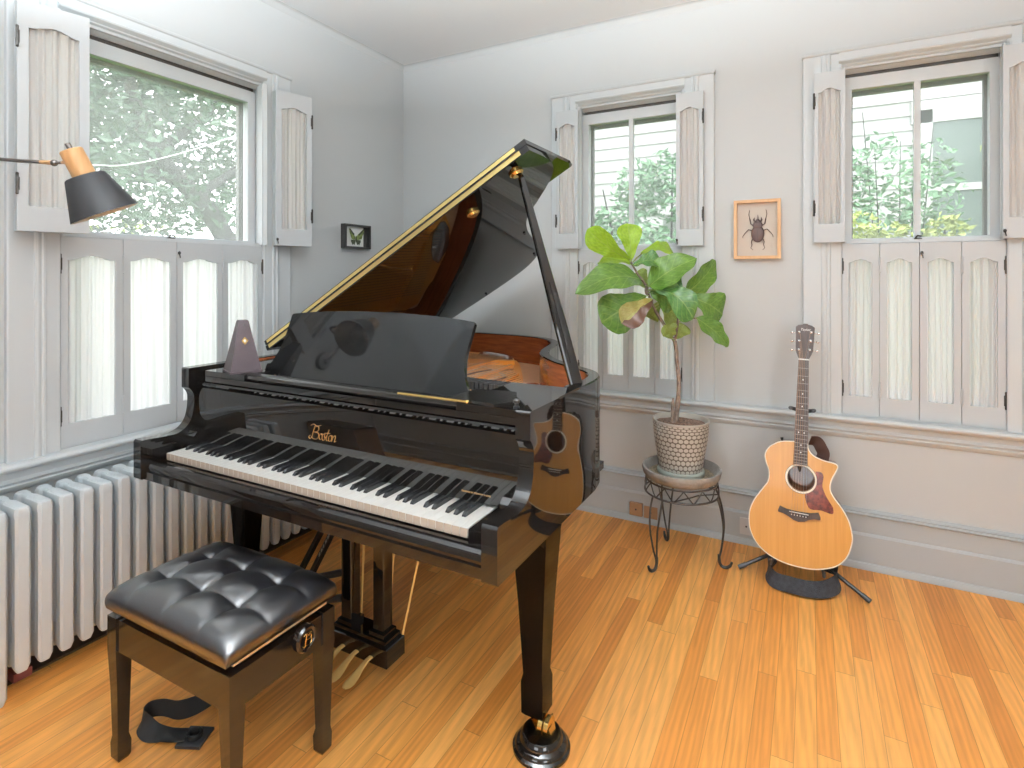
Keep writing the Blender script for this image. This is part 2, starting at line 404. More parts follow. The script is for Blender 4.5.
# ------------------------------------------------------------------ the room
H = 2.76            # ceiling height
RX, RY = 4.7, -6.6  # far corner behind the photographer
YA = -3.22           # wall with the wide opening the photographer stands in
TH = 0.17
SILL, MEET, HEAD = 0.70, 1.487, 2.285
W1 = (-1.99, -1.12)      # window in the left wall (along y)
W2 = (1.276, 1.861)      # windows in the back wall (along x)
W3 = (2.586, 3.177)

def PL(a, d, z): return (d, a, z)       # left wall: a along y, d into the room
def PB(a, d, z): return (a, -d, z)      # back wall: a along x, d into the room

def wall(name, T, a0, a1, holes, mat=M['wall'], dth=TH):
    b = B(); cuts = sorted(holes); x = a0
    for h0, h1, z0, z1 in cuts:
        b.box(x, h0, -dth, 0, 0, H, T=T)
        if z0 > 0: b.box(h0, h1, -dth, 0, 0, z0, T=T)
        b.box(h0, h1, -dth, 0, z1, H, T=T); x = h1
    b.box(x, a1, -dth, 0, 0, H, T=T)
    o = obj(name, b, mat, smooth=None); setp(o, kind='structure'); return o

wall('wall_left', PL, RY, 0.0, [(W1[0], W1[1], SILL, HEAD + 0.012)])
wall('wall_back', PB, -TH, RX, [(W2[0], W2[1], SILL, HEAD + 0.012), (W3[0], W3[1], SILL, HEAD + 0.012)])
wall('wall_right', lambda a, d, z: (RX - d, a, z), RY, 0.0, [(-6.0, -4.2, 0.75, 2.25)])
wall('wall_front', lambda a, d, z: (a, RY + d, z), -TH, RX + TH, [(0.8, 2.6, 0.75, 2.25)])
b = B(); b.box(0, 1.32, YA - 0.14, YA, 0, H); b.box(1.32, 4.4, YA - 0.14, YA, 2.42, H); b.box(4.4, RX, YA - 0.14, YA, 0, H); setp(obj('wall_opening', b, M['wall'], smooth=None), kind='structure')

b = B(); b.box(-TH, RX + TH, RY - TH, TH, -0.12, 0.0); setp(obj('floor', b, M['floor'], smooth=None), kind='structure')
b = B(); b.box(-TH, RX + TH, RY - TH, TH, H, H + 0.12); setp(obj('ceiling', b, M['ceiling'], smooth=None), kind='structure')

def strip(name, T, a0, a1, prof, mat, m0=0.0, m1=0.0):
    """run a (d,z) profile along a wall"""
    b = B(); b.loft([[T(a0 + m0 * d, d, z) for d, z in prof], [T(a1 + m1 * d, d, z) for d, z in prof]])
    o = obj(name, b, mat, smooth=25); setp(o, kind='structure'); return o

base_prof = [(0, 0), (0.034, 0), (0.034, 0.012), (0.028, 0.026), (0.022, 0.03), (0.022, 0.15), (0.016, 0.158), (0.012, 0.16), (0.012, 0.238),
             (0.02, 0.241), (0.026, 0.246), (0.024, 0.251), (0.019, 0.253), (0.021, 0.258), (0.017, 0.263), (0.006, 0.266), (0, 0.268)]
rail_prof = [(0, 0.585), (0.008, 0.588), (0.016, 0.597), (0.02, 0.607), (0.015, 0.612), (0.021, 0.616), (0.025, 0.623), (0.019, 0.629), (0.014, 0.632),
             (0.016, 0.655), (0.03, 0.660), (0.052, 0.668), (0.058, 0.676), (0.058, 0.682), (0.05, 0.690), (0, 0.692)]
cove_prof = [(0, H - 0.034), (0.003, H - 0.030), (0.008, H - 0.017), (0.017, H - 0.006), (0.028, H - 0.001), (0.03, H), (0, H)]
strip('baseboard_back', PB, 0, RX, base_prof, M['wain'], m0=1)
strip('baseboard_left', PL, RY, 0, base_prof, M['wain'], m1=-1)
strip('trim_1', PB, 0, RX, rail_prof, M['trim'], m0=1)
strip('trim_2', PL, RY, 0, rail_prof, M['trim'], m1=-1)
strip('trim_3', PB, 0, RX, cove_prof, M['wall'], m0=1)
strip('trim_4', PL, RY, 0, cove_prof, M['wall'], m1=-1)
strip('baseboard_right', lambda a, d, z: (RX - d, a, z), RY, 0, base_prof, M['wain'])
strip('baseboard_front', lambda a, d, z: (a, YA + d, z), 0.0, 1.32, base_prof, M['wain'])
strip('trim_5', lambda a, d, z: (a, YA + d, z), 0.0, 1.32, rail_prof, M['trim'])

def window(n, T, a0, a1, mull):
    w = thing('window_%d' % n, None, None, T((a0 + a1) / 2, 0, SILL), kind='structure')
    # casing boards with a reeded step, both sides
    b = B()
    for s, e in ((-1, a0), (1, a1)):
        prof = [(0.16, 0), (0.16, 0.02), (0.156, 0.022), (0.085, 0.022), (0.082, 0.027), (0.074, 0.029), (0.066, 0.027), (0.063, 0.024),
                (0.058, 0.027), (0.05, 0.027), (0.046, 0.018), (0.004, 0.016), (0, 0.012), (0, 0)]
        prof = [(e + s * q, d) for q, d in prof]
        b.loft([[T(q, d, 0.6905) for q, d in prof], [T(q, d, HEAD + 0.085) for q, d in prof]])
    obj('casing', b, M['trim'], w, smooth=25)
    # head: sloping reeded bed, face board, cap
    b = B()
    prof = [(-0.045, HEAD), (-0.03, HEAD + 0.004), (-0.012, HEAD + 0.013), (-0.010, HEAD + 0.018), (0.010, HEAD + 0.029), (0.012, HEAD + 0.034),
            (0.028, HEAD + 0.045), (0.03, HEAD + 0.052), (0.022, HEAD + 0.056), (0.022, HEAD + 0.086), (-0.045, HEAD + 0.086)]
    b.loft([[T(a0 - 0.012, d, z) for d, z in prof], [T(a1 + 0.012, d, z) for d, z in prof]])
    obj('head_moulding', b, M['trim'], w, smooth=25)
    b = B()
    prof = [(0, HEAD + 0.086), (0.023, HEAD + 0.086), (0.027, HEAD + 0.091), (0.027, HEAD + 0.10), (0.020, HEAD + 0.105), (0, HEAD + 0.107)]
    b.loft([[T(a0 - 0.165, d, z) for d, z in prof], [T(a1 + 0.165, d, z) for d, z in prof]])
    obj('head_cap', b, M['wall'], w, smooth=25)
    # inner beads at the jambs, upper half
    b = B()
    for s, e in ((1, a0), (-1, a1)):
        prof = [(-0.012, 0.012), (-0.012, 0.03), (-0.004, 0.034), (0.0, 0.03), (0.006, 0.018), (0.012, 0.016), (0.014, -0.02), (0.0, -0.05), (-0.012, -0.05)]
        b.loft([[T(e + s * q, d, MEET + 0.004) for q, d in prof], [T(e + s * q, d, HEAD + 0.02) for q, d in prof]])
    obj('jamb_bead', b, M['trim'], w, smooth=25)
    # sashes
    b = B(); d0, d1 = -0.088, -0.05; st = 0.042
    zt, zb = HEAD - 0.014, MEET - 0.012
    b.box(a0 + 0.002, a0 + st, d0, d1, zb, zt, T=T); b.box(a1 - st, a1 - 0.002, d0, d1, zb, zt, T=T)
    b.box(a0 + st, a1 - st, d0, d1, zt - 0.058, zt, T=T); b.box(a0 + st, a1 - st, d0, d1, zb, zb + 0.036, T=T)
    if mull: b.box((a0 + a1) / 2 - 0.012, (a0 + a1) / 2 + 0.012, d0 + 0.008, d1 - 0.002, zb + 0.036, zt - 0.058, T=T)
    b.bevel(0.003, 1)
    obj('upper_sash', b, M['trim'], w)
    b = B(); b.box(a0 + st - 0.006, a1 - st + 0.006, -0.072, -0.068, zb + 0.03, zt - 0.05, T=T)
    obj('upper_pane', b, M['pane'], w, smooth=None)
    b = B(); d0, d1 = -0.046, -0.022
    b.box(a0 + 0.002, a0 + st, d0, d1, SILL + 0.001, MEET - 0.002, T=T); b.box(a1 - st, a1 - 0.002, d0, d1, SILL + 0.001, MEET - 0.002, T=T)
    b.box(a0 + st, a1 - st, d0, d1, SILL + 0.001, SILL + 0.06, T=T); b.box(a0 + st, a1 - st, d0, d1, MEET - 0.034, MEET - 0.002, T=T)
    b.box(a0 + 0.002, a1 - 0.002, -0.048, -0.004, MEET - 0.0015, MEET + 0.012, T=T)
    if mull: b.box((a0 + a1) / 2 - 0.012, (a0 + a1) / 2 + 0.012, d0 + 0.004, d1 - 0.002, SILL + 0.06, MEET - 0.034, T=T)
    obj('lower_sash', b, M['trim'], w)
    b = B(); b.box(a0 + st - 0.006, a1 - st + 0.006, -0.036, -0.032, SILL + 0.05, MEET - 0.03, T=T)
    obj('lower_pane', b, M['pane'], w, smooth=None)
    b = B(); f = 0.05; d0, d1 = -0.135, -0.112
    b.box(a0 + 0.001, a0 + f, d0, d1, SILL + 0.001, HEAD, T=T); b.box(a1 - f, a1 - 0.001, d0, d1, SILL + 0.001, HEAD, T=T)
    b.box(a0 + f, a1 - f, d0, d1, HEAD - 0.085, HEAD, T=T); b.box(a0 + f, a1 - f, d0, d1, SILL + 0.001, SILL + 0.05, T=T)
    obj('storm_frame', b, M['storm'], w, smooth=None)
    b = B(); c = (a0 + a1) / 2
    b.box(c - 0.014, c + 0.014, -0.046, -0.03, MEET + 0.012, MEET + 0.018, T=T)
    b.tube([T(c - 0.009, -0.038, MEET + 0.018), T(c - 0.002, -0.038, MEET + 0.03), T(c + 0.012, -0.03, MEET + 0.026)], 0.004, 6)
    obj('sash_lock', b, M['iron'], w)
    # blind slot: the dark gap above the sash
    b = B(); b.box(a0 + 0.0145, a1 - 0.0145, -0.11, -0.049, HEAD - 0.013, HEAD + 0.006, T=T)
    obj('head_gap', b, M['slot'], w, smooth=None)
    return w

window(1, PL, *W1, False)
window(2, PB, *W2, True)
window(3, PB, *W3, True)

# ------------------------------------------------------------------ shutters (each leaf a thing of its own)
def curtain_sheet(o, U, Nn, w, z0, z1, seed, amp, arch):
    rnd = random.Random(seed); ph = [rnd.uniform(0, 6.28) for _ in range(4)]; k = rnd.choice((3, 4))
    o = Vector(o); U = Vector(U); Nn = Vector(Nn)
    sway = rnd.uniform(-0.3, 0.3)
    def fn(u, v):
        gather = 0.55 + 0.45 * math.sin(PI * min(1, max(0, v))) ** 0.5
        q = u + sway * (1 - v) * 0.12 * math.sin(u * PI)
        d = math.sin(2 * PI * k * q + ph[0] + 0.5 * math.sin(3 * v + ph[1])) + 0.6 * math.sin(2 * PI * (k * 2.3) * q + ph[2] + 0.8 * v)
        d += 0.35 * math.sin(2 * PI * k * 4.1 * q + ph[3]) * v
        top = z1 + arch * math.sin(PI * u) ** 2
        return o + U * (w * u) + Nn * (amp * d * (1.15 - 0.4 * gather)) + Vector((0, 0, z0 + (top - z0) * v))
    b = B(); b.grid(fn, 56, 22); return b

def shutter(label, group, o, U, Nn, w, z0, z1, seed, th=0.019, stile=0.028, rail=0.082, mat_c='curtain', latch=None, hinges=(), second=False, painted=0):
    """one shutter leaf: a frame with an arched opening, a gathered curtain and its hinges. o = lower corner on the leaf's room face"""
    o = Vector((o[0], o[1], 0)); U = Vector((*U, 0)).normalized(); Nn = Vector((*Nn, 0)).normalized()
    c = o + U * (w / 2)
    t = thing('window_shutter', label, 'shutter', (c.x, c.y, z0), 0, group)
    P = lambda u, d, z: o + U * u + Nn * d + Vector((0, 0, z))
    g = 0.0012
    u0, u1 = g, w - g; i0, i1 = stile, w - stile; za, zb = z0 + rail, z1 - rail
    K = 14
    def arch(u):
        s = (u - i0) / (i1 - i0); sh = min(s, 1 - s)
        e = max(0.0, min(1.0, (sh - 0.04) / 0.46)); return zb - 0.006 + 0.017 * math.sin(e * PI / 2) ** 1.6
    b = B()
    def slab(poly): b.prism([P(u, -th, z) for u, z in poly], Nn * th)
    slab([(u0, z0), (i0, z0), (i0, z1), (u0, z1)]); slab([(i1, z0), (u1, z0), (u1, z1), (i1, z1)])
    slab([(i0, z0), (i1, z0), (i1, za), (i0, za)])
    slab([(i0, z1), (i0, arch(i0))] + [(i0 + (i1 - i0) * k / K, arch(i0 + (i1 - i0) * k / K)) for k in range(1, K)] + [(i1, arch(i1)), (i1, z1)])
    bmesh.ops.remove_doubles(b.bm, verts=b.bm.verts, dist=1e-5)
    obj('frame', b, M['shutter'], t, smooth=20)
    cb = curtain_sheet(P(i0 - 0.006, -th * 0.62, 0), U, Nn, i1 - i0 + 0.012, za - 0.012, zb + 0.002, seed, 0.0062, 0.008)
    obj('curtain', cb, M[mat_c], t, smooth=180, fix=False)
    if second:      # the leaf folded behind this one
        b = B()
        o2 = o - Nn * (th + 0.006); P2 = lambda u, d, z: o2 + U * u + Nn * d + Vector((0, 0, z))
        for q in ([(u0, z0), (i0, z0), (i0, z1), (u0, z1)], [(i1, z0), (u1, z0), (u1, z1), (i1, z1)], [(i0, z0), (i1, z0), (i1, za), (i0, za)], [(i0, zb), (i1, zb), (i1, z1), (i0, z1)]):
            b.prism([P2(u, -th * 0.8, z) for u, z in q], Nn * th * 0.8)
        obj('folded_leaf', b, M['shutter'], t, smooth=20)
    for hk, (u, z) in enumerate(hinges):
        b = B(); b.tube([P(u, 0.003, z - 0.03), P(u, 0.003, z + 0.03)], 0.0045, 8)
        for dz in (-0.033, 0.033): b.ell(P(u, 0.003, z + dz), 0.005, 0.005, 0.005, 8, 6)
        s = 1 if u < w / 2 else -1
        b.prism([P(u, 0.0004, z - 0.022), P(u + s * 0.007, 0.0004, z - 0.022), P(u + s * 0.007, 0.0004, z + 0.022), P(u, 0.0004, z + 0.022)], Nn * 0.002)
        obj('hinge', b, M['shutter'] if hk < painted else M['iron'], t)
    if latch:
        u, z = latch; b = B()
        b.ell(P(u, 0.006, z), 0.006, 0.006, 0.008, 10, 6); b.tube([P(u, 0.0, z), P(u, 0.008, z)], 0.004, 8); b.tube([P(u, 0.006, z), P(u + 0.004, 0.006, z - 0.022)], 0.0025, 6)
        obj('latch', b, M['iron'], t)
    return t

ORD = ('leftmost', 'second', 'third', 'rightmost')
def lower_set(T, a0, a1, U, Nn, where, group, seed):
    w = (a1 - a0) / 4
    for i in range(4):
        p = T(a0 + w * i, 0.004, 0)
        hg = []
        if i == 0: hg = [(0.001, MEET - 0.105), (0.001, SILL + 0.115)]
        if i == 1: hg = [(0.001, MEET - 0.105), (0.001, SILL + 0.115)]
        if i == 3: hg = [(0.001, MEET - 0.105), (0.001, SILL + 0.115), (w - 0.001, MEET - 0.105), (w - 0.001, SILL + 0.115)]
        if i in (0, 3): lab = 'white half shutter, %s of the four below %s' % (ORD[i], where)
        else: lab = 'white half shutter, %s from left of the four below %s' % (ORD[i], where)
        shutter(lab, group, p, U, Nn, w, SILL, MEET - 0.003, seed + i, latch=(0.008, MEET - 0.05) if i == 2 else None, hinges=hg, painted=2 if i in (1, 3) else 0)

lower_set(PL, *W1, (0, 1), (1, 0), 'the wide left-wall window', 'closed shutters of the wide window', 10)
lower_set(PB, *W2, (1, 0), (0, -1), 'the window behind the plant', 'closed shutters behind the plant', 20)
lower_set(PB, *W3, (1, 0), (0, -1), 'the window right of the guitar', 'closed shutters right of the guitar', 30)

def upper(label, p0, p1, z0, z1, seed, hinge_side, latch_side=None):
    """folded-back pair: p0 is its left end, p1 its right end seen from the room"""
    U = Vector((p1[0] - p0[0], p1[1] - p0[1])); w = U.length
    Nn = Vector((U.y, -U.x)).normalized()      # towards the room
    hu = 0.001 if hinge_side == 'l' else w - 0.001
    shutter(label, 'folded-back upper shutters', p0, U, Nn, w, z0, z1, seed, th=0.02, stile=w * 0.155, rail=0.086, mat_c='curtain_up',
            hinges=[(hu, z1 - 0.13), (hu, z0 + 0.16)], second=True, latch=(w - 0.006 if hinge_side == 'l' else 0.006, z0 + 0.03) if latch_side else None)
ZU0, ZU1 = MEET + 0.004, HEAD - 0.005
upper('white upper shutter with creased curtain folded open left of the wide window', (0.085, -2.147), (0.125, -1.947), ZU0, ZU1, 41, 'l')
upper('white upper shutter with curtain folded open right of the wide window', (0.07, -1.093), (0.12, -0.905), ZU0, ZU1, 42, 'r', 1)
upper('narrow white upper shutter folded open beside the raised piano lid', (1.160, -0.06), (1.296, -0.06), ZU0, ZU1, 43, 'l')
upper('narrow white upper shutter folded open left of the framed beetle', (1.838, -0.06), (1.976, -0.06), ZU0, ZU1, 44, 'r', 1)
upper('narrow white upper shutter folded open right of the framed beetle', (2.470, -0.06), (2.598, -0.06), ZU0, ZU1, 45, 'l')
upper('white upper shutter folded open at the right of the rightmost window', (3.152, -0.06), (3.292, -0.06), ZU0, ZU1, 46, 'r', 1)
# ------------------------------------------------------------------ grand piano
XL, XR = 0.413, 1.842
XC = (XL + XR) / 2
YF, YC = -1.95, -1.784       # arm fronts, case front
ZB, ZT = 0.645, 1.0
piano = thing('grand_piano', 'glossy black grand piano with its lid propped open', 'piano', (XC, -1.1, 0))

# rim: outer outline from the front left corner round the tail to the front right corner
side = [(XL, -1.60), (XL, -1.2), (XL, -0.7), (XL, -0.28)]
tail = spline([(XL, -0.28), (XL + 0.016, -0.222), (XL + 0.06, -0.192), (0.6, -0.180), (0.82, -0.182), (1.02, -0.20), (1.19, -0.255), (1.30, -0.36), (1.355, -0.48), (1.39, -0.62),
               (1.425, -0.745), (1.49, -0.862), (1.585, -0.975), (1.69, -1.06), (1.78, -1.135), (1.826, -1.215), (1.842, -1.31)], 5)
outer = [Vector(p) for p in side[:-1]] + [Vector(p) for p in tail] + [Vector((XR, -1.45)), Vector((XR, -1.60))]
# inset towards the inside (path runs clockwise seen from above -> inside is on the right)
inner = []
for i, p in enumerate(outer):
    a = outer[max(i - 1, 0)]; c = outer[min(i + 1, len(outer) - 1)]; t = (c - a).normalized(); inner.append(p + Vector((t.y, -t.x)) * 0.042)
b = B(); bm = b.bm
def rng(pts, z): return [bm.verts.new((p[0], p[1], z)) for p in pts]
ch = 0.004
def lerp(A, C, k): return [a + (c - a) * k for a, c in zip(A, C)]
o0 = rng(outer, ZB); o1 = rng(outer, ZT - ch); o2 = rng(lerp(outer, inner, 0.1), ZT); i2 = rng(lerp(outer, inner, 0.9), ZT); i1 = rng(inner, ZT - ch); i0 = rng(inner, ZB)
for A, C, mi in ((o0, o1, 0), (o1, o2, 0), (o2, i2, 0), (i2, i1, 0), (i1, i0, 1), (i0, o0, 0)):
    for k in range(len(A) - 1): b.face([A[k], A[k + 1], C[k + 1], C[k]], mi)
for k in (0, -1): b.face([o0[k], o1[k], o2[k], i2[k], i1[k], i0[k]])
obj('rim', b, [M['black'], M['mahog']], piano, smooth=40)

# arms with their scooped fronts
arm = [(-1.60, ZB), (YF + 0.004, ZB), (YF, ZB + 0.004), (YF, 0.772), (YF + 0.005, 0.778), (-1.915, 0.777)] + \
      [tuple(p) for p in spline([(-1.915, 0.777), (-1.87, 0.773), (-1.83, 0.773), (-1.798, 0.785), (-1.776, 0.81), (-1.766, 0.845), (-1.763, 0.885), (-1.766, 0.905), (-1.776, 0.921), (-1.784, 0.928)], 4)[1:]] + \
      [(YC, 0.996), (-1.78, ZT), (-1.60, ZT)]
for x0, x1 in ((XL, XL + 0.042), (XR - 0.042, XR)):
    b = B(); b.prism([(x0, y, z) for y, z in arm], (x1 - x0, 0, 0)); b.bevel(0.0022, 2, 50); obj('arm', b, M['black'], piano, smooth=30)
XA, XB = XL + 0.042, XR - 0.042
# key bed, key slip, blocks
b = B(); b.box(XA, XB, YF + 0.010, -1.10, ZB + 0.001, 0.672); b.box(XA, XB, YF + 0.02, -1.3, 0.672, 0.695); b.bevel(0.002, 1); obj('keybed', b, M['black'], piano)
b = B(); sl = [(-1.934, 0.6725), (-1.936, 0.690), (-1.933, 0.699), (-1.925, 0.705), (-1.912, 0.7065), (-1.905, 0.7065), (-1.905, 0.6725)]
b.prism([(XA + 0.001, y, z) for y, z in sl], (XB - XA - 0.002, 0, 0)); obj('key_slip', b, M['black'], piano, smooth=30)
KX0, KX1 = 0.4995, 1.725
for x0, x1, xw in ((XA, KX0 - 0.002, XA + 0.062), (KX1 + 0.002, XB, XB - 0.034)):
    b = B()
    b.box(x0, x1, -1.888, -1.64, 0.6955, 0.7265)
    b.bevel(0.003, 2); obj('cheek_block', b, M['black'], piano)
    lo, hi = (x0, xw) if x0 < 1 else (xw, x1)
    pr = [(-1.70, 0.727), (-1.80, 0.727), (-1.805, 0.735), (-1.803, 0.764), (-1.79, 0.778), (-1.70, 0.781)]
    b = B(); b.prism([(lo, y, z) for y, z in pr], (hi - lo, 0, 0)); b.bevel(0.002, 1, 50); obj('fallboard_block', b, M['black'], piano)
# fallboard with its folded nose
fb = [(-1.728, 0.733), (-1.7575, 0.733), (-1.7585, 0.736), (-1.7525, 0.927), (-1.748, 0.932), (-1.757, 0.936), (-1.760, 0.942), (-1.757, 0.948), (-1.745, 0.950), (-1.69, 0.950), (-1.66, 0.935), (-1.66, 0.92), (-1.728, 0.915)]
b = B(); b.prism([(XA + 0.002, y, z) for y, z in fb], (XB - XA - 0.004, 0, 0)); fall = obj('fallboard', b, M['black'], piano, smooth=30)
MW[fall.name] = MW[piano.name].copy()
fbm = frame_mtx((1.093, -1.7550, 0.837), (1, 0, 0), (0, 0.006, 0.191)); fbm.translation += fbm.col[2].to_3d() * 0.0012
# brand lettering in a script hand: strokes laid on the fallboard
def script(parent, name, m4, strokes, r, mat):
    b = B()
    for s in strokes:
        pts = spline([(x, y, 0) for x, y in s], 7)
        b.tube([m4 @ p for p in pts], r, 6, flat=0.35)
    return obj(name, b, mat, parent, smooth=60)
SC = 0.001
bost = [[(-36, 17), (-28, 21), (-18, 18), (-10, 19), (-4, 21)],                                    # flourish over the B
        [(-22, 17), (-25, 4), (-27, -8), (-32, -14), (-37, -10), (-33, -6)],                       # stem
        [(-22, 15), (-12, 17), (-9, 10), (-15, 4), (-23, 3)], [(-20, 3), (-9, 2), (-6, -6), (-13, -13), (-24, -12), (-29, -8)],
        [(2, 2), (-3, 0), (-4, -7), (0, -12), (5, -9), (5, -2), (1, 2), (8, 1)],                    # o
        [(8, 1), (13, 5), (12, -2), (15, -8), (10, -13), (7, -9)],                                   # s
        [(15, -8), (21, 4), (23, 14), (20, 2), (19, -9), (23, -12), (27, -6)], [(15, 5), (28, 6)],   # t
        [(31, 2), (26, -2), (27, -10), (31, -12), (35, -7), (33, 1), (30, 2), (37, 1)],             # o
        [(37, 2), (38, -4), (36, -12), (39, -2), (44, 3), (46, -2), (45, -11), (50, -9)]]            # n
script(fall, 'lettering', fbm, [[(x * SC * 1.36 + y * SC * 0.26, y * SC * 1.36) for x, y in s] for s in bost], 0.0019, M['gold'])
tm = frame_mtx((1.668, -1.7575, 0.757), (1, 0, 0), (0, 0.010, 0.191)); tm.translation += tm.col[2].to_3d() * 0.001
text('small_lettering', 'DESIGNED BY STEINWAY & SONS', 0.006, M['gold'], fall, tm, 0.0002)

# keyboard: 52 white keys and 36 black keys
kb = thing('keyboard', None, None, (XC, -1.75, 0.70)); kb.parent = piano
kb.location = MW[piano.name].inverted() @ Vector((XC, -1.75, 0.70))
KW = (KX1 - KX0) / 52; ZK = 0.727
names = 'ABCDEFG'
has_black_after = {'A': 1, 'B': 0, 'C': 1, 'D': 1, 'E': 0, 'F': 1, 'G': 1}
for i in range(52):
    x0 = KX0 + i * KW + 0.0004; x1 = x0 + KW - 0.0012
    b = B(); b.box(x0, x1, -1.889, -1.615, 0.7085, ZK, 0)
    for f in b.bm.faces:
        if f.calc_center_median().y < -1.88 and abs(f.normal.y) > -1: f.material_index = 0
    b.bevel(0.0007, 1)
    b.box(x0 + 0.0004, x1 - 0.0004, -1.8885, -1.884, 0.704, ZK - 0.002, 1)
    for f in b.bm.faces:
        c = f.calc_center_median()
        if c.y < -1.8883 and c.z < ZK - 0.0005: f.material_index = 1
    obj('white_key', b, [M['ivory'], M['keyfront']], kb, smooth=None)
shift = {'A': 0.0012, 'C': -0.0016, 'D': 0.0016, 'F': -0.002, 'G': 0.0}
for i in range(51):
    nm = names[i % 7]
    if not has_black_after[nm]: continue
    xc = KX0 + (i + 1) * KW + shift[nm] * (1 if nm != 'A' else 1.6)
    b = B(); w0, w1 = 0.0062, 0.0050
    r = lambda y, z, w: [(xc - w, y, ZK), (xc + w, y, ZK), (xc + w * 0.82, y, z), (xc - w * 0.82, y, z)]
    b.loft([[(xc - w0, -1.838, ZK - 0.004), (xc + w0, -1.838, ZK - 0.004), (xc + w0 * 0.9, -1.836, ZK + 0.003), (xc - w0 * 0.9, -1.836, ZK + 0.003)],
            [(xc - w0, -1.829, ZK - 0.004), (xc + w0, -1.829, ZK - 0.004), (xc + w1, -1.827, ZK + 0.0112), (xc - w1, -1.827, ZK + 0.0112)],
            [(xc - w0, -1.735, ZK - 0.004), (xc + w0, -1.735, ZK - 0.004), (xc + w1, -1.735, ZK + 0.0112), (xc - w1, -1.735, ZK + 0.0112)]])
    b.bevel(0.0009, 2, 40); obj('black_key', b, M['ebony'], kb, smooth=50)

# music shelf: front bar, end boards, tray
b = B(); br = [(-1.742, 0.972), (-1.746, 0.979), (-1.744, 0.989), (-1.736, 0.993), (-1.708, 0.993), (-1.708, 0.972)]
b.prism([(0.60, y, z) for y, z in br], (1.63 - 0.60, 0, 0)); obj('music_shelf', b, M['black_satin'], piano, smooth=40)
b = B(); b.box(XA, XB, -1.752, -1.732, 0.9515, 0.9705); b.bevel(0.002, 1); obj('front_rail', b, M['black'], piano)
for x0, x1 in ((XA, 0.72), (1.60, XB)):
    b = B(); b.box(x0, x1, -1.752, -1.42, 0.9715, 0.991); b.bevel(0.002, 1); obj('shelf_end', b, M['black'], piano)
b = B(); b.box(0.72, 1.60, -1.69, -1.50, 0.955, 0.966); b.bevel(0.002, 1); obj('music_tray', b, M['black_satin'], piano)
b = B(); b.prism([(1.56, -1.735, 0.9915), (1.72, -1.752, 0.9915), (1.755, -1.70, 0.9915), (1.70, -1.585, 0.9915), (1.575, -1.60, 0.9915)], (0, 0, 0.008)); b.bevel(0.002, 1); obj('shelf_slide', b, M['black_satin'], piano)
b = B(); b.lathe([(0.008, 0), (0.008, 0.006), (0.005, 0.008), (0.005, 0.014), (0.009, 0.016), (0.009, 0.022), (0.006, 0.025)], (1.778, -1.735, 0.991), 12); obj('shelf_peg', b, M['black_metal'], piano)
b = B(); b.tube([(1.395, -1.748, 0.9955), (1.632, -1.748, 0.9955)], 0.0035, 8); b.ell((1.634, -1.748, 0.9955), 0.006, 0.006, 0.006, 8, 6); obj('page_rod', b, M['brass'], piano)

# music desk
la = math.radians(25); DY, DZ = math.sin(la), math.cos(la)
half = [(0.478, 0.0), (0.470, 0.008), (0.452, 0.026), (0.436, 0.050), (0.424, 0.082), (0.4165, 0.120), (0.4165, 0.16), (0.419, 0.20), (0.421, 0.232), (0.417, 0.238)]
topc = [(0.36, 0.2445), (0.26, 0.2525), (0.13, 0.2575), (0.0, 0.259)]
R_ = [(XC - 0.006 + x * 0.97, s) for x, s in half + topc]; L_ = [(XC - 0.006 - x * 0.97, s) for x, s in reversed(half + topc[:-1])]
P_ = lambda x, s, d: (x, -1.64 + s * DY - d * DZ, 0.977 + s * DZ + d * DY)
b = B(); b.prism([P_(x, s, 0) for x, s in R_ + L_], Vector((0, DZ, -DY)) * 0.015); b.bevel(0.0015, 2, 50); desk = obj('music_desk', b, M['desk_black'], piano, smooth=30)

# inside: soundboard, plate, pin block, strings, dampers
ins = [p for p in inner]
b = B(); b.prism([(p.x, p.y, 0.838) for p in lerp(outer, inner, 0.98)], (0, 0, 0.012)); obj('soundboard', b, M['soundboard'], piano)
b = B(); b.box(XA, XB, -1.60, -1.28, 0.80, 0.872); obj('pin_block', b, M['plate'], piano, smooth=None)
# iron plate: an outer web that follows the rim with struts that run from the pin block to the tail
b = B()
def slab(poly, z0, z1, bev=0.004):
    q = B(); q.prism([(x, y, z0) for x, y in poly], (0, 0, z1 - z0)); q.bevel(bev, 2, 40)
    me = bpy.data.meshes.new('tmp'); q.bm.to_mesh(me); q.bm.free(); b.bm.from_mesh(me); bpy.data.meshes.remove(me)
slab([(XA + 0.005, -1.28), (XA + 0.005, -0.36), (0.50, -0.27), (0.66, -0.236), (0.84, -0.238), (0.96, -0.255), (1.03, -0.30), (1.10, -0.40), (1.18, -0.54), (1.27, -0.70), (1.36, -0.87), (1.46, -1.02), (1.58, -1.15), (1.72, -1.24), (1.72, -1.28)], 0.858, 0.868)
slab([(XA + 0.01, -1.36), (XB - 0.01, -1.36), (XB - 0.01, -1.26), (XA + 0.01, -1.26)], 0.862, 0.876)
for (xa, ya, xb, yb, w) in ((0.80, -1.28, 0.72, -0.42, 0.026), (1.00, -1.28, 0.93, -0.48, 0.026), (1.16, -1.28, 1.10, -0.50, 0.024), (1.36, -1.28, 1.24, -0.70, 0.024)):
    slab([(xa - w / 2, ya), (xa + w / 2, ya), (xb + w / 2, yb), (xb - w / 2, yb)], 0.866, 0.882, 0.005)
slab([(0.52, -0.50), (0.54, -0.34), (0.68, -0.262), (0.86, -0.262), (0.97, -0.29), (1.04, -0.36), (1.09, -0.44), (0.98, -0.49), (0.78, -0.47)], 0.866, 0.892, 0.008)
obj('iron_plate', b, M['plate'], piano, smooth=30)
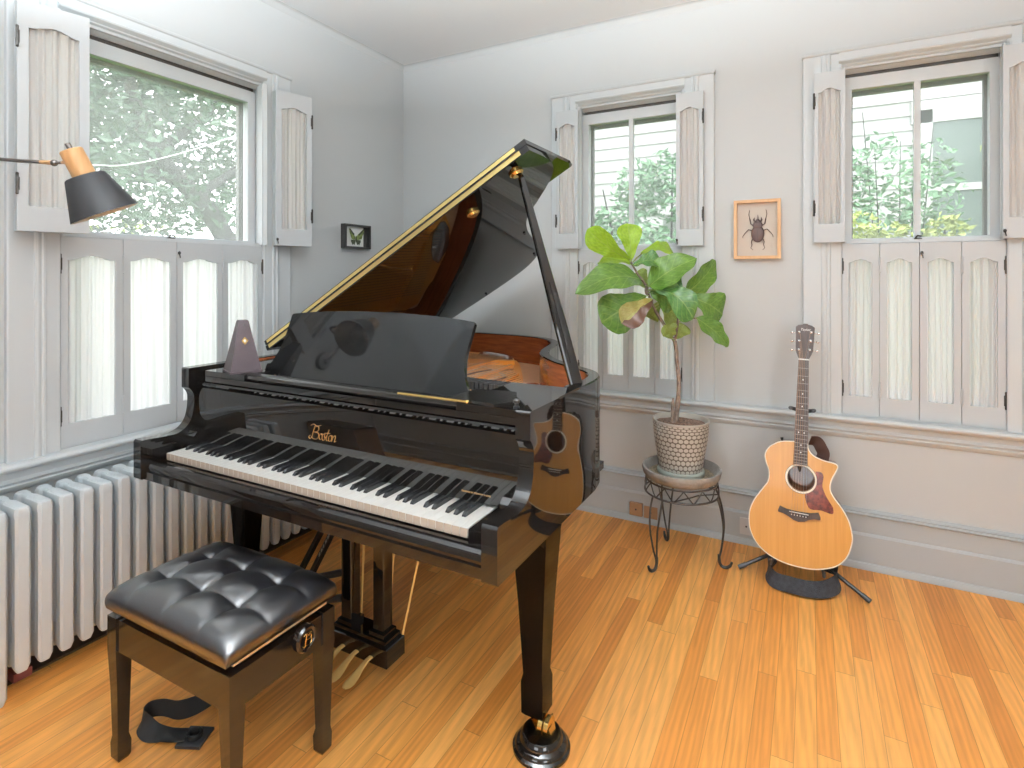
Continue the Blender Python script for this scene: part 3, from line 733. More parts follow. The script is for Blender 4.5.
b = B(); b.prism([(0.80, -0.30, 0.8925), (0.88, -0.278, 0.8925), (0.95, -0.29, 0.8925), (1.03, -0.35, 0.8925), (1.07, -0.42, 0.8925), (1.06, -0.455, 0.8925), (0.98, -0.47, 0.8925), (0.88, -0.42, 0.8925), (0.82, -0.36, 0.8925)], (0, 0, 0.007)); obj('hitch_plate', b, M['steel'], piano)
for k in range(15):
    a = k / 14; p = Vector((0.83, -0.315, 0.897)).lerp(Vector((1.03, -0.40, 0.897)), a)
    b = B(); b.lathe([(0.004, 0), (0.004, 0.01), (0.0025, 0.012)], p + Vector((0, 0.016 * math.sin(PI * a), 0)), 8); obj('hitch_pin', b, M['steel'], piano)
for x0, y0, x1, y1 in ((1.105, -0.72, 1.135, -0.55), (1.20, -0.86, 1.235, -0.72), (1.02, -0.80, 1.05, -0.62)):
    b = B(); b.prism([(x0 - 0.012, y0, 0.8685), (x0 + 0.012, y0, 0.8685), (x1 + 0.012, y1, 0.8685), (x1 - 0.012, y1, 0.8685)], (0, 0, 0.0012)); obj('plate_opening', b, M['mahog'], piano)
# bridge and strings
b = B(); bp_ = spline([(1.63, -1.22), (1.50, -1.14), (1.40, -1.02), (1.27, -0.84), (1.12, -0.66), (0.95, -0.55)], 6)
b.loft([[(p.x - 0.014, p.y, z0) if s < 0 else (p.x + 0.014, p.y, z0) for s, z0 in ((-1, 0.851), (1, 0.851), (1, 0.8695), (-1, 0.8695))] for p in bp_]); obj('bridge', b, M['soundboard'], piano)
b = B()
for k in range(64):
    a = k / 63; x0 = 1.70 - 1.20 * a
    if a < 0.6:
        q = bp_[min(len(bp_) - 1, int(a / 0.6 * (len(bp_) - 1)))]; x1, y1 = q.x + 0.01, q.y + 0.05; z = 0.896; mi = 0; r = 0.0009
    else:
        t = (a - 0.6) / 0.4; x1 = 1.02 - 0.42 * t; y1 = -0.40 + 0.05 * t; z = 0.902; mi = 1; r = 0.0016
    b.tube([(x0, -1.50, 0.888), (x0, -1.34, 0.896), (x1, y1, z)], r, 5, mi)
obj('strings', b, [M['steel'], M['copper']], piano, smooth=60, kind='stuff')
b = B()
for r_ in range(3):
    for k in range(58): b.lathe([(0.0034, 0), (0.0034, 0.03), (0.002, 0.032)], (1.70 - 1.20 * k / 57, -1.56 + r_ * 0.03 + 0.008 * (k % 2), 0.872), 6)
obj('tuning_pins', b, M['steel'], piano, smooth=60, kind='stuff')
for k in range(46):
    a = k / 45; x = 1.50 - 0.98 * a; y = -1.25 + 0.03 * math.sin(a * 3)
    b = B(); b.box(x - 0.0075, x + 0.0075, y, y + 0.075, 0.916, 0.936); b.box(x - 0.006, x + 0.006, y + 0.002, y + 0.07, 0.905, 0.916); b.bevel(0.002, 1); obj('damper', b, M['felt_black'], piano)
b = B(); b.lathe([(0.034, 0), (0.034, 0.010), (0.030, 0.014), (0.022, 0.010), (0.01, 0.004)], (1.385, -0.835, 0.8505), 24); obj('plate_bolt', b, M['mahog'], piano)

# lid on its hinge, the front flap folded back on it
TH_ = math.radians(30.2); CU, SU = math.cos(TH_), math.sin(TH_)
LO = Vector((0.418, -1.42, 1.018))
def LP(u, y, h): return (LO.x + u * CU - h * SU, y, LO.z + u * SU + h * CU)
lid_out = [(0.0, -1.42), (1.437, -1.42), (1.437, -1.31)] + [(p.x, p.y) for p in spline([(1.437, -1.31), (1.425, -1.215), (1.385, -1.135), (1.31, -1.055), (1.235, -0.99), (1.13, -0.90), (1.055, -0.775), (1.0, -0.63), (0.955, -0.48), (0.895, -0.35), (0.79, -0.245), (0.66, -0.19), (0.45, -0.168), (0.2, -0.166), (0.03, -0.17), (0.0, -0.20)], 5)[1:]]
LT = 0.021
b = B(); b.prism([LP(u, y, 0) for u, y in lid_out], Vector((-SU, 0, CU)) * LT); b.bevel(0.0025, 2, 50); lid = obj('lid', b, M['black'], piano, smooth=30)
b = B(); fl = [(0.004, -1.42), (1.440, -1.42), (1.440, -1.03), (1.432, -1.02), (0.012, -1.02), (0.004, -1.03)]
b.prism([LP(u, y, LT + 0.003) for u, y in fl], Vector((-SU, 0, CU)) * 0.019); b.bevel(0.002, 2, 50); obj('lid_flap', b, M['black'], lid, smooth=30)
def lidbar(y0, y1, h0, h1, u0, u1, mat, name, par, bev=0.0008):
    b = B(); b.loft([[LP(u0, y0, h0), LP(u0, y1, h0), LP(u0, y1, h1), LP(u0, y0, h1)], [LP(u1, y0, h0), LP(u1, y1, h0), LP(u1, y1, h1), LP(u1, y0, h1)]]); b.bevel(bev, 1); return obj(name, b, mat, par)
lidbar(-1.4225, -1.4205, 0.0045, 0.0195, 0.02, 1.405, M['hinge_brass'], 'flap_hinge', lid)
lidbar(-1.4225, -1.4205, 0.0255, 0.0395, 0.02, 1.395, M['hinge_brass'], 'flap_hinge', lid)
lidbar(-1.4265, -1.4205, 0.0195, 0.0255, 0.02, 1.40, M['black_satin'], 'hinge_knuckle', lid)
for u, y in ((1.335, -1.345), (1.095, -1.29)):
    b = B(); n_ = Vector((-SU, 0, CU)); c = Vector(LP(u, y, 0)); ax = Vector((0, 1, 0)); bx = n_.cross(ax)
    for r0, r1, h0, h1 in ((0.026, 0.026, 0, -0.006), (0.021, 0.017, -0.006, -0.014)):
        b.loft([[c + n_ * h + (ax * math.cos(2 * PI * k / 20) + bx * math.sin(2 * PI * k / 20)) * r for k in range(20)] for r, h in ((r0, h0), (r1, h1))])
    obj('prop_socket', b, M['brass'], lid, smooth=40)
for u, y in ((1.20, -1.03), (1.02, -0.74), (0.86, -0.35), (0.42, -0.21)):
    b = B(); c = Vector(LP(u, y, -0.004)); b.ell(c, 0.007, 0.007, 0.006, 10, 6); obj('lid_buffer', b, M['rubber'], lid)
for y in (-1.2, -0.5):
    b = B(); b.tube([(0.412, y - 0.05, 1.008), (0.412, y + 0.05, 1.008)], 0.008, 10); b.box(0.414, 0.44, y - 0.05, y + 0.05, 1.0, 1.004); obj('lid_hinge', b, M['brass'], piano)
# lid prop
p0 = Vector((1.803, -1.375, 0.992)); p1 = Vector((1.585, -1.335, 1.680))
d = (p1 - p0).normalized(); wv = Vector((0.62, 0.78, 0)); wv = (wv - d * wv.dot(d)).normalized(); tv = d.cross(wv)
b = B(); rings = []
for k, (w, t) in ((0.0, (0.021, 0.010)), (0.08, (0.022, 0.0105)), (0.3, (0.021, 0.010)), (0.6, (0.0155, 0.0095)), (0.9, (0.012, 0.009)), (0.985, (0.010, 0.008)), (1.0, (0.006, 0.006))):
    c = p0 + (p1 - p0) * k; rings.append([c + wv * w * sx + tv * t * sy for sx, sy in ((-1, -0.6), (-0.8, -1), (0.8, -1), (1, -0.6), (1, 0.6), (0.8, 1), (-0.8, 1), (-1, 0.6))])
b.loft(rings); prop = obj('lid_prop', b, M['black'], piano, smooth=30)
b = B(); b.loft([[p0 + d * z + wv * w * sx + tv * -0.0112 * sy for sx, sy in ((-1, 0.9), (1, 0.9), (1, 1.1), (-1, 1.1))] for z, w in ((0.07, 0.006), (0.34, 0.004))]); obj('half_prop', b, M['black_satin'], prop)
b = B(); b.box(p0.x - 0.03, p0.x + 0.02, p0.y - 0.028, p0.y + 0.028, 0.972, 0.990); b.bevel(0.003, 1); obj('prop_block', b, M['black'], piano)

# legs on casters
def leg(x, y, ztop, top=0.052, tag_=None):
    b = B()
    def r(z, hx, hy, dx=0, dy=0): return [(x + dx - hx, y + dy - hy, z), (x + dx + hx, y + dy - hy, z), (x + dx + hx, y + dy + hy, z), (x + dx - hx, y + dy + hy, z)]
    b.loft([r(0.078, 0.028, 0.028), r(0.086, 0.0335, 0.0335), r(0.175, 0.0345, 0.0345), r(0.197, 0.0295, 0.0295), r(0.40, 0.040, 0.040), r(0.575, top, top), r(ztop, top + 0.003, top + 0.003)])
    b.bevel(0.0025, 2, 25); l = obj('leg', b, M['leg_black'], piano, smooth=25)
    if tag_: l['label'] = tag_
    b = B()   # brass caster: fork and double wheel
    b.lathe([(0.022, 0.070), (0.022, 0.0778)], (x, y, 0), 16)
    cz = 0.062; cy = y - 0.016; cx = x + 0.036
    for s in (-1, 1):
        b.prism([(cx - 0.014 + s * 0.021, y - 0.034, 0.080), (cx - 0.014 + s * 0.021, y + 0.012, 0.080), (cx + s * 0.021, cy + 0.012, cz - 0.012), (cx + s * 0.021, cy - 0.014, cz - 0.016)], (s * 0.004, 0, 0))
    c = obj('caster', b, M['brass'], l, smooth=35)
    b = B()
    for s in (-1, 1):
        b.loft([[(cx + s * q, cy + r_ * math.cos(2 * PI * k / 24), cz + r_ * math.sin(2 * PI * k / 24)) for k in range(24)] for q, r_ in ((0.0015, 0.024), (0.0025, 0.0275), (0.0155, 0.0275), (0.0165, 0.024))])
    obj('caster_wheel', b, M['brass'], l, smooth=40)
    return l
LEGS = ((1.757, -1.568), (0.487, -1.568), (0.86, -0.46))
for x, y in LEGS: leg(x, y, ZB + 0.002)
# curved brackets behind the front legs
for x, y in LEGS[:2]:
    b = B(); h = 0.045
    pr = [(y + 0.042, 0.47), (y + 0.053, 0.53), (y + 0.067, 0.585), (y + 0.097, 0.624), (y + 0.15, 0.643), (y + 0.15, 0.6455), (y + 0.03, 0.6455), (y + 0.03, 0.47)]
    b.prism([(x - h, yy, z) for yy, z in pr], (2 * h, 0, 0)); obj('leg_bracket', b, M['black'], piano, smooth=30)
# under-structure beams
for q in (((0.5, -1.1), (1.0, -0.4)), ((1.6, -1.1), (1.0, -0.4))):
    (xa, ya), (xb, yb) = q; b = B(); n_ = Vector((-(yb - ya), xb - xa, 0)).normalized() * 0.04
    b.prism([(xa - n_.x, ya - n_.y, 0.66), (xa + n_.x, ya + n_.y, 0.66), (xb + n_.x, yb + n_.y, 0.66), (xb - n_.x, yb - n_.y, 0.66)], (0, 0, 0.10)); obj('beam', b, M['black_satin'], piano, smooth=None)
b = B(); b.box(XA, XB - 0.15, -1.13, -1.09, 0.655, 0.80); obj('cross_beam', b, M['black_satin'], piano, smooth=None)
# pedal lyre
LX = 1.112
lyre = thing('pedal_lyre', None, None, (LX, -1.57, 0.05)); lyre.parent = piano; lyre.location = MW[piano.name].inverted() @ Vector((LX, -1.57, 0.05))
b = B(); b.box(LX - 0.128, LX + 0.128, -1.617, -1.522, 0.054, 0.118); b.bevel(0.003, 2); b.box(LX - 0.116, LX + 0.116, -1.607, -1.532, 0.118, 0.134); b.bevel(0.003, 1); obj('lyre_box', b, M['black'], lyre)
for s in (-1, 1):
    b = B(); x = LX + s * 0.072; b.box(x - 0.023, x + 0.023, -1.594, -1.548, 0.134, ZB); b.bevel(0.003, 1); b.box(x - 0.032, x + 0.032, -1.602, -1.540, 0.134, 0.15); b.bevel(0.002, 1); obj('lyre_post', b, M['black'], lyre)
for k, dx in enumerate((-0.062, 0.0, 0.062)):
    b = B(); x = LX + dx; rr = []
    for y, z, w, t in ((-1.60, 0.078, 0.009, 0.004), (-1.635, 0.078, 0.009, 0.004), (-1.665, 0.070, 0.011, 0.004), (-1.69, 0.060, 0.016, 0.004), (-1.712, 0.054, 0.0185, 0.0035), (-1.728, 0.0525, 0.016, 0.003), (-1.738, 0.0525, 0.008, 0.0025)):
        rr.append([(x + w * math.cos(2 * PI * j / 12), y, z + t * math.sin(2 * PI * j / 12)) for j in range(12)])
    b.loft(rr); obj('pedal', b, M['pedal'], lyre, smooth=50)
    b = B(); b.tube([(x + 0.004, -1.535, 0.12), (x + 0.012 * (k - 1) + 0.01, -1.50, 0.66)], 0.0035, 8); obj('pedal_rod', b, M['pedal'], lyre)
b = B(); b.tube([(LX + 0.122, -1.528, 0.12), (LX + 0.175, -1.40, 0.655)], 0.004, 8); obj('lyre_brace', b, M['pedal'], lyre)
b = B(); b.tube([(LX - 0.122, -1.528, 0.12), (LX - 0.175, -1.40, 0.655)], 0.004, 8); obj('lyre_brace', b, M['pedal'], lyre)

# caster cups under the legs
for k, (x, y) in enumerate(LEGS):
    where = ('front right leg', 'front left leg behind the bench', 'tail leg')[k]
    b = B(); b.lathe([(0.078, 0.0), (0.0815, 0.004), (0.0815, 0.012), (0.075, 0.017), (0.073, 0.024), (0.068, 0.029), (0.061, 0.033), (0.057, 0.046), (0.053, 0.050), (0.049, 0.048), (0.044, 0.031), (0.01, 0.029)], (x + 0.026, y - 0.024, 0), 44)
    c = obj('caster_cup', b, M['black'], None, smooth=30, origin=(x + 0.026, y - 0.024, 0))
    setp(c, 'round black caster cup under the piano\'s %s' % where, 'caster cup', 'caster cups under the piano')
# ------------------------------------------------------------------ piano bench
BX0, BX1, BY0, BY1 = 0.742, 1.264, -2.192, -1.866
bench = thing('piano_bench', 'low black piano bench with a tufted leather cushion', 'bench', ((BX0 + BX1) / 2, (BY0 + BY1) / 2, 0))
for sx in (0, 1):
    for sy in (0, 1):
        ox, oy = (BX0, BX1)[sx], (BY0, BY1)[sy]; ix, iy = (1, -1)[sx], (1, -1)[sy]
        def r(z, w, ins=0.0): return [(ox + ix * a, oy + iy * c, z) for a, c in ((ins, ins), (ins + w, ins), (ins + w, ins + w), (ins, ins + w))]
        b = B(); b.loft([r(0.0, 0.026, 0.010), r(0.008, 0.034, 0.006), r(0.047, 0.036, 0.005), r(0.066, 0.0285, 0.008), r(0.20, 0.0345, 0.005), r(0.31, 0.042, 0.0), r(0.402, 0.042, 0.0)])
        b.bevel(0.002, 2, 25); obj('leg', b, M['bench'], bench, smooth=25)
for q in ((BX0 + 0.042, BX1 - 0.042, BY0 + 0.004, BY0 + 0.026), (BX0 + 0.042, BX1 - 0.042, BY1 - 0.026, BY1 - 0.004), (BX0 + 0.004, BX0 + 0.026, BY0 + 0.042, BY1 - 0.042), (BX1 - 0.026, BX1 - 0.004, BY0 + 0.042, BY1 - 0.042)):
    b = B(); b.box(q[0], q[1], q[2], q[3], 0.312, 0.398); b.bevel(0.002, 1); obj('apron', b, M['bench'], bench)
b = B(); b.box(BX0 + 0.05, BX1 - 0.05, BY0 + 0.05, BY1 - 0.05, 0.33, 0.345)
for x in (0.85, 1.16):
    b.box(x - 0.01, x + 0.01, BY0 + 0.06, BY1 - 0.06, 0.345, 0.419)
obj('lift_mechanism', b, M['black_metal'], bench)
CX0, CX1, CY0, CY1 = 0.738, 1.280, -2.212, -1.852
b = B(); b.box(CX0 + 0.03, CX1 - 0.024, CY0 + 0.036, CY1 - 0.036, 0.4165, 0.4285); b.bevel(0.002, 1); obj('seat_board', b, M['board'], bench)
cxm, cym, hx, hy = (CX0 + CX1) / 2, (CY0 + CY1) / 2, (CX1 - CX0) / 2, (CY1 - CY0) / 2
BTX, BTY = (0.850, 1.003, 1.150), (-1.965, -2.087)
def cushion(u, v):
    # denser towards the rim; the outermost band is the side wall
    def mp(t):
        t = 2 * t - 1; s = 1 if t >= 0 else -1; return s * (1 - (1 - abs(t)) ** 1.5)
    a, c = mp(u), mp(v)
    x, y = cxm + hx * a, cym + hy * c
    e = (max(0, 1 - abs(a) ** 9) * max(0, 1 - abs(c) ** 7)) ** 0.34
    k = 0.94 + 0.06 * min(1, e * 1.9)          # belly out above the board
    x, y = cxm + (x - cxm) * k, cym + (y - cym) * k
    dx = min(abs(x - q) for q in BTX); dy = min(abs(y - q) for q in BTY)
    dr = min(math.hypot(x - p, y - q) for p in BTX for q in BTY)
    near = math.exp(-(dr / 0.045) ** 2)
    crease = max(math.exp(-(dx / 0.011)) * (0.55 + 0.45 * math.exp(-max(0, abs(y - sum(BTY) / 2) - 0.06) / 0.05)), math.exp(-(dy / 0.011)) * (0.55 + 0.45 * math.exp(-max(0, abs(x - BTX[1]) - 0.15) / 0.05)))
    dome = (1 - 0.75 * a * a) * (1 - 0.75 * c * c)
    z = 0.4285 + e * (0.062 + 0.016 * dome - 0.009 * crease - 0.011 * near - 0.005 * math.exp(-(dr / 0.014) ** 2))
    return (x, y, z)
b = B(); b.grid(cushion, 132, 100)
e = [e for e in b.bm.edges if e.is_boundary]
f = bmesh.ops.holes_fill(b.bm, edges=e)
obj('cushion', b, M['leather'], bench, smooth=80)
for x in BTX:
    for y in BTY:
        b = B(); b.ell((x, y, cushion((x - CX0) / (CX1 - CX0), 0.5)[2] * 0 + 0.4685), 0.008, 0.008, 0.0035, 12, 6); obj('button', b, M['leather'], bench)
kx, ky, kz = BX1 - 0.004, -1.995, 0.392
bx = lambda a, c, z: (kx + z, ky + a, kz + c)
b = B(); b.lathe([(0.010, 0.0), (0.010, 0.018), (0.031, 0.019), (0.034, 0.023), (0.034, 0.036), (0.030, 0.042), (0.024, 0.041), (0.022, 0.039)], (0, 0, 0), 28, T=bx); knob = obj('knob', b, M['bench'], bench, smooth=30)
km = frame_mtx((kx + 0.0405, ky, kz), (0, 1, 0), (0, 0, 1))
b = B()
for s in ([(-12, 12), (-2, 15), (12, 12), (0, 9)], [(-2, 14), (-5, 0), (-9, -14), (-14, -10)], [(0, 8), (10, 7), (9, 0), (-3, 0)], [(0, 0), (12, -3), (8, -13), (-4, -13), (-7, -8)]):
    b.tube([km @ p for p in spline([(x * 0.0011, y * 0.0011, 0) for x, y in s], 6)], 0.0013, 6)
obj('emblem', b, M['brass'], knob, smooth=60)

# strap with an endpin plate on the floor below the bench
anc = thing('endpin_anchor', 'black webbing strap with a square endpin plate on the floor under the bench', 'strap', (0.85, -2.03, 0))
pc = Vector((0.887, -2.035, 0)); pu = Vector((0.90, 0.42, 0)).normalized(); pv = Vector((-pu.y, pu.x, 0))
b = B(); q = [pc + pu * a * 0.036 + pv * c * 0.036 for a, c in ((-1, -1), (1, -1), (1, 1), (-1, 1))]
b.prism([p + Vector((0, 0, 0.0005)) for p in q], (0, 0, 0.008)); b.bevel(0.0015, 1); obj('plate', b, M['rubber'], anc)
b = B(); b.lathe([(0.021, 0.0085), (0.021, 0.020), (0.018, 0.0225), (0.0145, 0.021), (0.0125, 0.0095)], pc, 24); obj('cup', b, M['black_metal'], anc)
def ribbon(pts, w, th, side):
    P = spline(pts, 8); rings = []
    for i, p in enumerate(P):
        t = (P[min(i + 1, len(P) - 1)] - P[max(i - 1, 0)]).normalized()
        k = i / (len(P) - 1) * (len(side) - 1); j = min(int(k), len(side) - 2); s = Vector(side[j]).lerp(Vector(side[j + 1]), k - j)
        s = (s - t * s.dot(t)).normalized(); n_ = t.cross(s)
        rings.append([p + s * a * w / 2 + n_ * c * th / 2 for a, c in ((-1, -1), (1, -1), (1, 1), (-1, 1))])
    b = B(); b.loft(rings); return b
sv = pv
rb = ribbon([tuple(pc - pu * 0.02 + Vector((0, 0, 0.011))), (0.818, -2.068, 0.010), (0.765, -2.090, 0.014), (0.722, -2.088, 0.032), (0.708, -2.062, 0.036), (0.728, -2.035, 0.034), (0.768, -2.010, 0.024), (0.792, -1.975, 0.022), (0.815, -1.925, 0.030), (0.845, -1.870, 0.045)],
            0.050, 0.002, [tuple(sv), tuple(sv), (0.0, 0.7, 0.5), (0, 0.1, 1), (0.0, 0.0, 1), (0.0, 0.1, 1), (-0.3, 0.5, 0.6), (-0.6, 0.6, 0.4), (-0.6, 0.5, 0.4)])
obj('webbing', rb, M['webbing'], anc, smooth=60)

# folding stand that lies behind the bench below the keyboard
fs = thing('folding_stand', 'black tubular folding stand on the floor under the piano keyboard', 'stand', (0.6, -1.42, 0))
for (a, c, nm) in (((0.500, -1.35, 0.014), (0.770, -1.35, 0.45), 'bar'), ((0.566, -1.352, 0.014), (0.830, -1.352, 0.46), 'bar')):
    a, c = Vector(a), Vector(c); t = (c - a).normalized(); s = Vector((0.88, -0.47, 0)); s = (s - t * s.dot(t)).normalized(); n_ = t.cross(s)
    b = B(); b.loft([[p + s * 0.0145 * i + n_ * 0.008 * j for i, j in ((-1, -1), (1, -1), (1, 1), (-1, 1))] for p in (a, c)]); b.bevel(0.002, 1); bar = obj('bar', b, M['black_metal'], fs)
sA = a; tA = t
mlt = frame_mtx(a + t * 0.355 + (n_ if n_.y < 0 else -n_) * 0.0086, t, s if False else n_.cross(t))
for k, w in enumerate((0.017, 0.019, 0.014, 0.018, 0.021, 0.018)):
    b = B(); c0 = a + t * (0.185 + 0.024 * k) + (n_ if n_.dot(Vector((0.7, -0.7, 0.2))) > 0 else -n_) * 0.0083
    nn = (n_ if n_.dot(Vector((0.7, -0.7, 0.2))) > 0 else -n_)
    for e2 in (-0.004, 0.003):
        b.prism([c0 + s * e2 + t * 0.001, c0 + s * (e2 + 0.003) + t * 0.002, c0 + s * (e2 + 0.002) + t * w, c0 + s * (e2 - 0.001) + t * (w - 0.002)], nn * 0.0006)
    obj('marking', b, M['pearl'], bar)
for p0_, p1_ in (((0.63, -1.385, 0.085), (0.945, -1.452, 0.232)), ((0.60, -1.46, 0.017), (0.985, -1.548, 0.187))):
    b = B(); b.tube([p0_, p1_], 0.0135, 12); b.bevel(0.003, 2, 60); obj('foot_tube', b, M['black_metal'], fs, smooth=40)

# ------------------------------------------------------------------ radiator
rad = thing('radiator', 'white cast-iron column radiator under the wide window', 'radiator', (0.155, -1.56, 0))
def section(y, leg):
    b = B()
    def oct_(xa, xb, hw, z, ch=0.007):
        return [(xa + ch, y - hw, z), (xb - ch, y - hw, z), (xb, y - hw + ch, z), (xb, y + hw - ch, z), (xb - ch, y + hw, z), (xa + ch, y + hw, z), (xa, y + hw - ch, z), (xa, y - hw + ch, z)]
    for i, (xa, xb, hw) in enumerate(((0.214, 0.250, 0.0205), (0.136, 0.190, 0.0195), (0.062, 0.112, 0.0205))):
        z0 = 0.0 if leg and i != 1 else 0.078
        b.loft([oct_(xa + 0.005, xb - 0.005, hw - 0.007, z0, 0.005), oct_(xa, xb, hw, z0 + 0.018), oct_(xa, xb, hw, 0.570)])
    # rounded ends of the slots, then the capped top with a waist between its two lobes
    for xa, xb in ((0.190, 0.214), (0.112, 0.136)):
        for z0, z1, s in ((0.50, 0.572, -1), (0.092, 0.165, 1)):
            for k in range(6):
                f = (k + 0.5) / 6; x = xa + (xb - xa) * f; zc = 0.5 * (xb - xa) * (1 - math.sqrt(max(0, 1 - (2 * f - 1) ** 2)))
                lo, hi = (z0 - zc, z1) if s < 0 else (z0, z1 + zc)
                b.box(xa + (xb - xa) * k / 6, xa + (xb - xa) * (k + 1) / 6, y - 0.0155, y + 0.0155, lo, hi)
    plan = [(0.062, 0.012), (0.070, 0.0205), (0.096, 0.0205), (0.108, 0.013), (0.138, 0.013), (0.152, 0.0215), (0.240, 0.0215), (0.2505, 0.0140)]
    ring_ = lambda k, z, dx=0: [(0.156 + (x - 0.156) * (1 - dx), y + s * k, z) for x, s in plan] + [(0.156 + (x - 0.156) * (1 - dx), y - s * k, z) for x, s in reversed(plan)]
    b.loft([ring_(1, 0.5702), ring_(1, 0.588), ring_(0.86, 0.598, 0.03), ring_(0.62, 0.602, 0.08)])
    for z in (0.525, 0.125):
        b.tube([(0.163, y - 0.03, z), (0.163, y + 0.03, z)], 0.016, 10)
    obj('section', b, M['enamel'], rad, smooth=28)
NS = 24
for i in range(NS): section(-2.25 + 0.06 * i, i in (0, NS - 1))
b = B(); b.tube([(0.163, -0.87 + 0.03, 0.125), (0.163, -0.80, 0.125), (0.163, -0.785, 0.11), (0.163, -0.785, 0.0)], 0.014, 10); obj('pipe', b, M['enamel'], rad)
b = B(); b.box(0.0345, 0.147, -2.55, -0.75, 0.0004, 0.008); b.bevel(0.003, 1)  # thin flat dark strip below the radiator
setp(obj('floor_strip', b, M['slab'], None, smooth=None, origin=(0.09, -1.8, 0)), 'long dark strip on the floor beneath the radiator', 'board')
b = B(); b.box(0.115, 0.165, -2.185, -2.135, 0.0085, 0.036); b.bevel(0.004, 2)
setp(obj('wooden_block', b, M['felt'], None, origin=(0.14, -2.16, 0.0085)), 'small reddish block tucked under the radiator', 'block')

# ------------------------------------------------------------------ swing-arm wall lamp
lt = Vector((0.420, -2.099, 1.655)); Rv = Vector((0.8827, 0.4699, 0)); Wv = Vector((-0.4699, 0.8827, 0))
ax = (Rv * 0.041 + Wv * 0.034 + Vector((0, 0, -0.1177))).normalized()
lamp = thing('wall_lamp', 'swing-arm wall lamp with charcoal metal shade and wooden neck', 'lamp', (0.0, -2.33, 1.70))
e1 = ax.cross(Vector((0, 0, 1))).normalized(); e2 = ax.cross(e1)
def ring(c, r, n=36): return [c + (e1 * math.cos(2 * PI * k / n) + e2 * math.sin(2 * PI * k / n)) * r for k in range(n)]
LS = 0.128
b = B(); b.loft([ring(lt + ax * 0.0, 0.02), ring(lt, 0.053), ring(lt + ax * 0.003, 0.057), ring(lt + ax * LS, 0.0975)], cap=False); b.loft([ring(lt + ax * LS, 0.0975), ring(lt + ax * LS, 0.0955), ring(lt + ax * 0.006, 0.055), ring(lt + ax * 0.004, 0.02)], cap=False, mi=1)
obj('lamp_shade', b, [M['shade'], M['shade_in']], lamp, smooth=40)
b = B(); b.loft([ring(lt - ax * 0.086, 0.029), ring(lt - ax * 0.083, 0.032), ring(lt - ax * 0.002, 0.033), ring(lt, 0.031)]); obj('lamp_neck', b, M['lampwood'], lamp, smooth=40)
b = B(); b.tube([lt - ax * 0.084, lt - ax * 0.106], 0.008, 12); obj('switch', b, M['dark_steel'], lamp)
b = B(); b.ell(lt + ax * 0.07, 0.03, 0.03, 0.036); obj('bulb', b, M['shade_in'], lamp)
nk = lt - ax * 0.045; jA = Vector((0.311, -2.135, 1.700)); jB = Vector((0.06, -2.185, 1.728)); jC = Vector((0.045, -2.315, 1.735))
b = B(); b.tube([nk - Rv * 0.03, nk - Rv * 0.036 + Vector((0, 0, 0.002)), jA + (nk - jA) * 0.35], [0.009, 0.008, 0.0045], 10); obj('arm_tip', b, M['lampwood'], lamp, smooth=50)
b = B(); b.tube([jA + (nk - jA) * 0.4, jA], 0.0045, 10); b.ell(jA, 0.011, 0.011, 0.011, 12, 8); obj('arm_joint', b, M['dark_steel'], lamp, smooth=50)
dB = (jB - jA).normalized()
b = B(); b.tube([jA + dB * 0.004, jA + dB * 0.06], [0.008, 0.0065], 10); obj('arm_sleeve', b, M['lampwood'], lamp, smooth=50)
b = B(); b.tube(spline([jA + dB * 0.055, jB, (0.05, -2.25, 1.735), jC, (0.042, -2.33, 1.70), (0.040, -2.33, 1.62)], 6), 0.0062, 10); obj('arm', b, M['dark_steel'], lamp, smooth=50)
b = B(); b.lathe([(0.05, 0.0), (0.05, 0.010), (0.044, 0.018), (0.012, 0.022), (0.012, 0.045)], (0, 0, 0), 28, T=lambda x, y, z: (z, -2.33 + x, 1.60 + y)); obj('wall_mount', b, M['dark_steel'], lamp, smooth=35)

# ------------------------------------------------------------------ metronome on the piano
ang = math.radians(-22); fn_ = Vector((math.cos(ang), math.sin(ang), 0)); fs_ = Vector((-fn_.y, fn_.x, 0)); mc = Vector((0.640, -1.700, 0.9915))
met = thing('metronome', 'mauve-grey pyramid metronome on the left end of the piano', 'metronome', mc)
def mr(z, h, k=1.0): return [mc + fn_ * a * h * k + fs_ * c * h + Vector((0, 0, z)) for a, c in ((-1, -1), (1, -1), (1, 1), (-1, 1))]
b = B(); b.loft([mr(0, 0.054), mr(0.007, 0.054), mr(0.008, 0.051), mr(0.182, 0.0165), mr(0.186, 0.014)]); b.bevel(0.0025, 2); obj('body', b, M['metro'], met)
def mf(a, z, out=0.0006):  # point on the front face
    h = 0.051 - (z - 0.008) / 0.174 * 0.0345; return mc + fn_ * (h + out) + fs_ * a + Vector((0, 0, z))
b = B()
b.prism([mf(-0.0395, 0.0655), mf(0.0395, 0.0655), mf(0.0392, 0.0668), mf(-0.0392, 0.0668)], fn_ * 0.0004); obj('panel_line', b, M['slot'], met)
b = B(); b.prism([mf(-0.011, 0.113), mf(0, 0.099), mf(0.011, 0.113), mf(0, 0.127)], fn_ * 0.0006)
obj('badge', b, M['brass'], met)
b = B(); b.prism([mf(-0.005, 0.113, 0.0014), mf(0, 0.106, 0.0014), mf(0.005, 0.113, 0.0014), mf(0, 0.12, 0.0014)], fn_ * 0.0004); obj('badge_centre', b, M['pearl'], met)
b = B(); b.prism([mf(-0.003, 0.168), mf(0.002, 0.163), mf(0.004, 0.165), mf(0.001, 0.172), mf(-0.002, 0.173)], fn_ * 0.003); obj('catch', b, M['black_metal'], met)

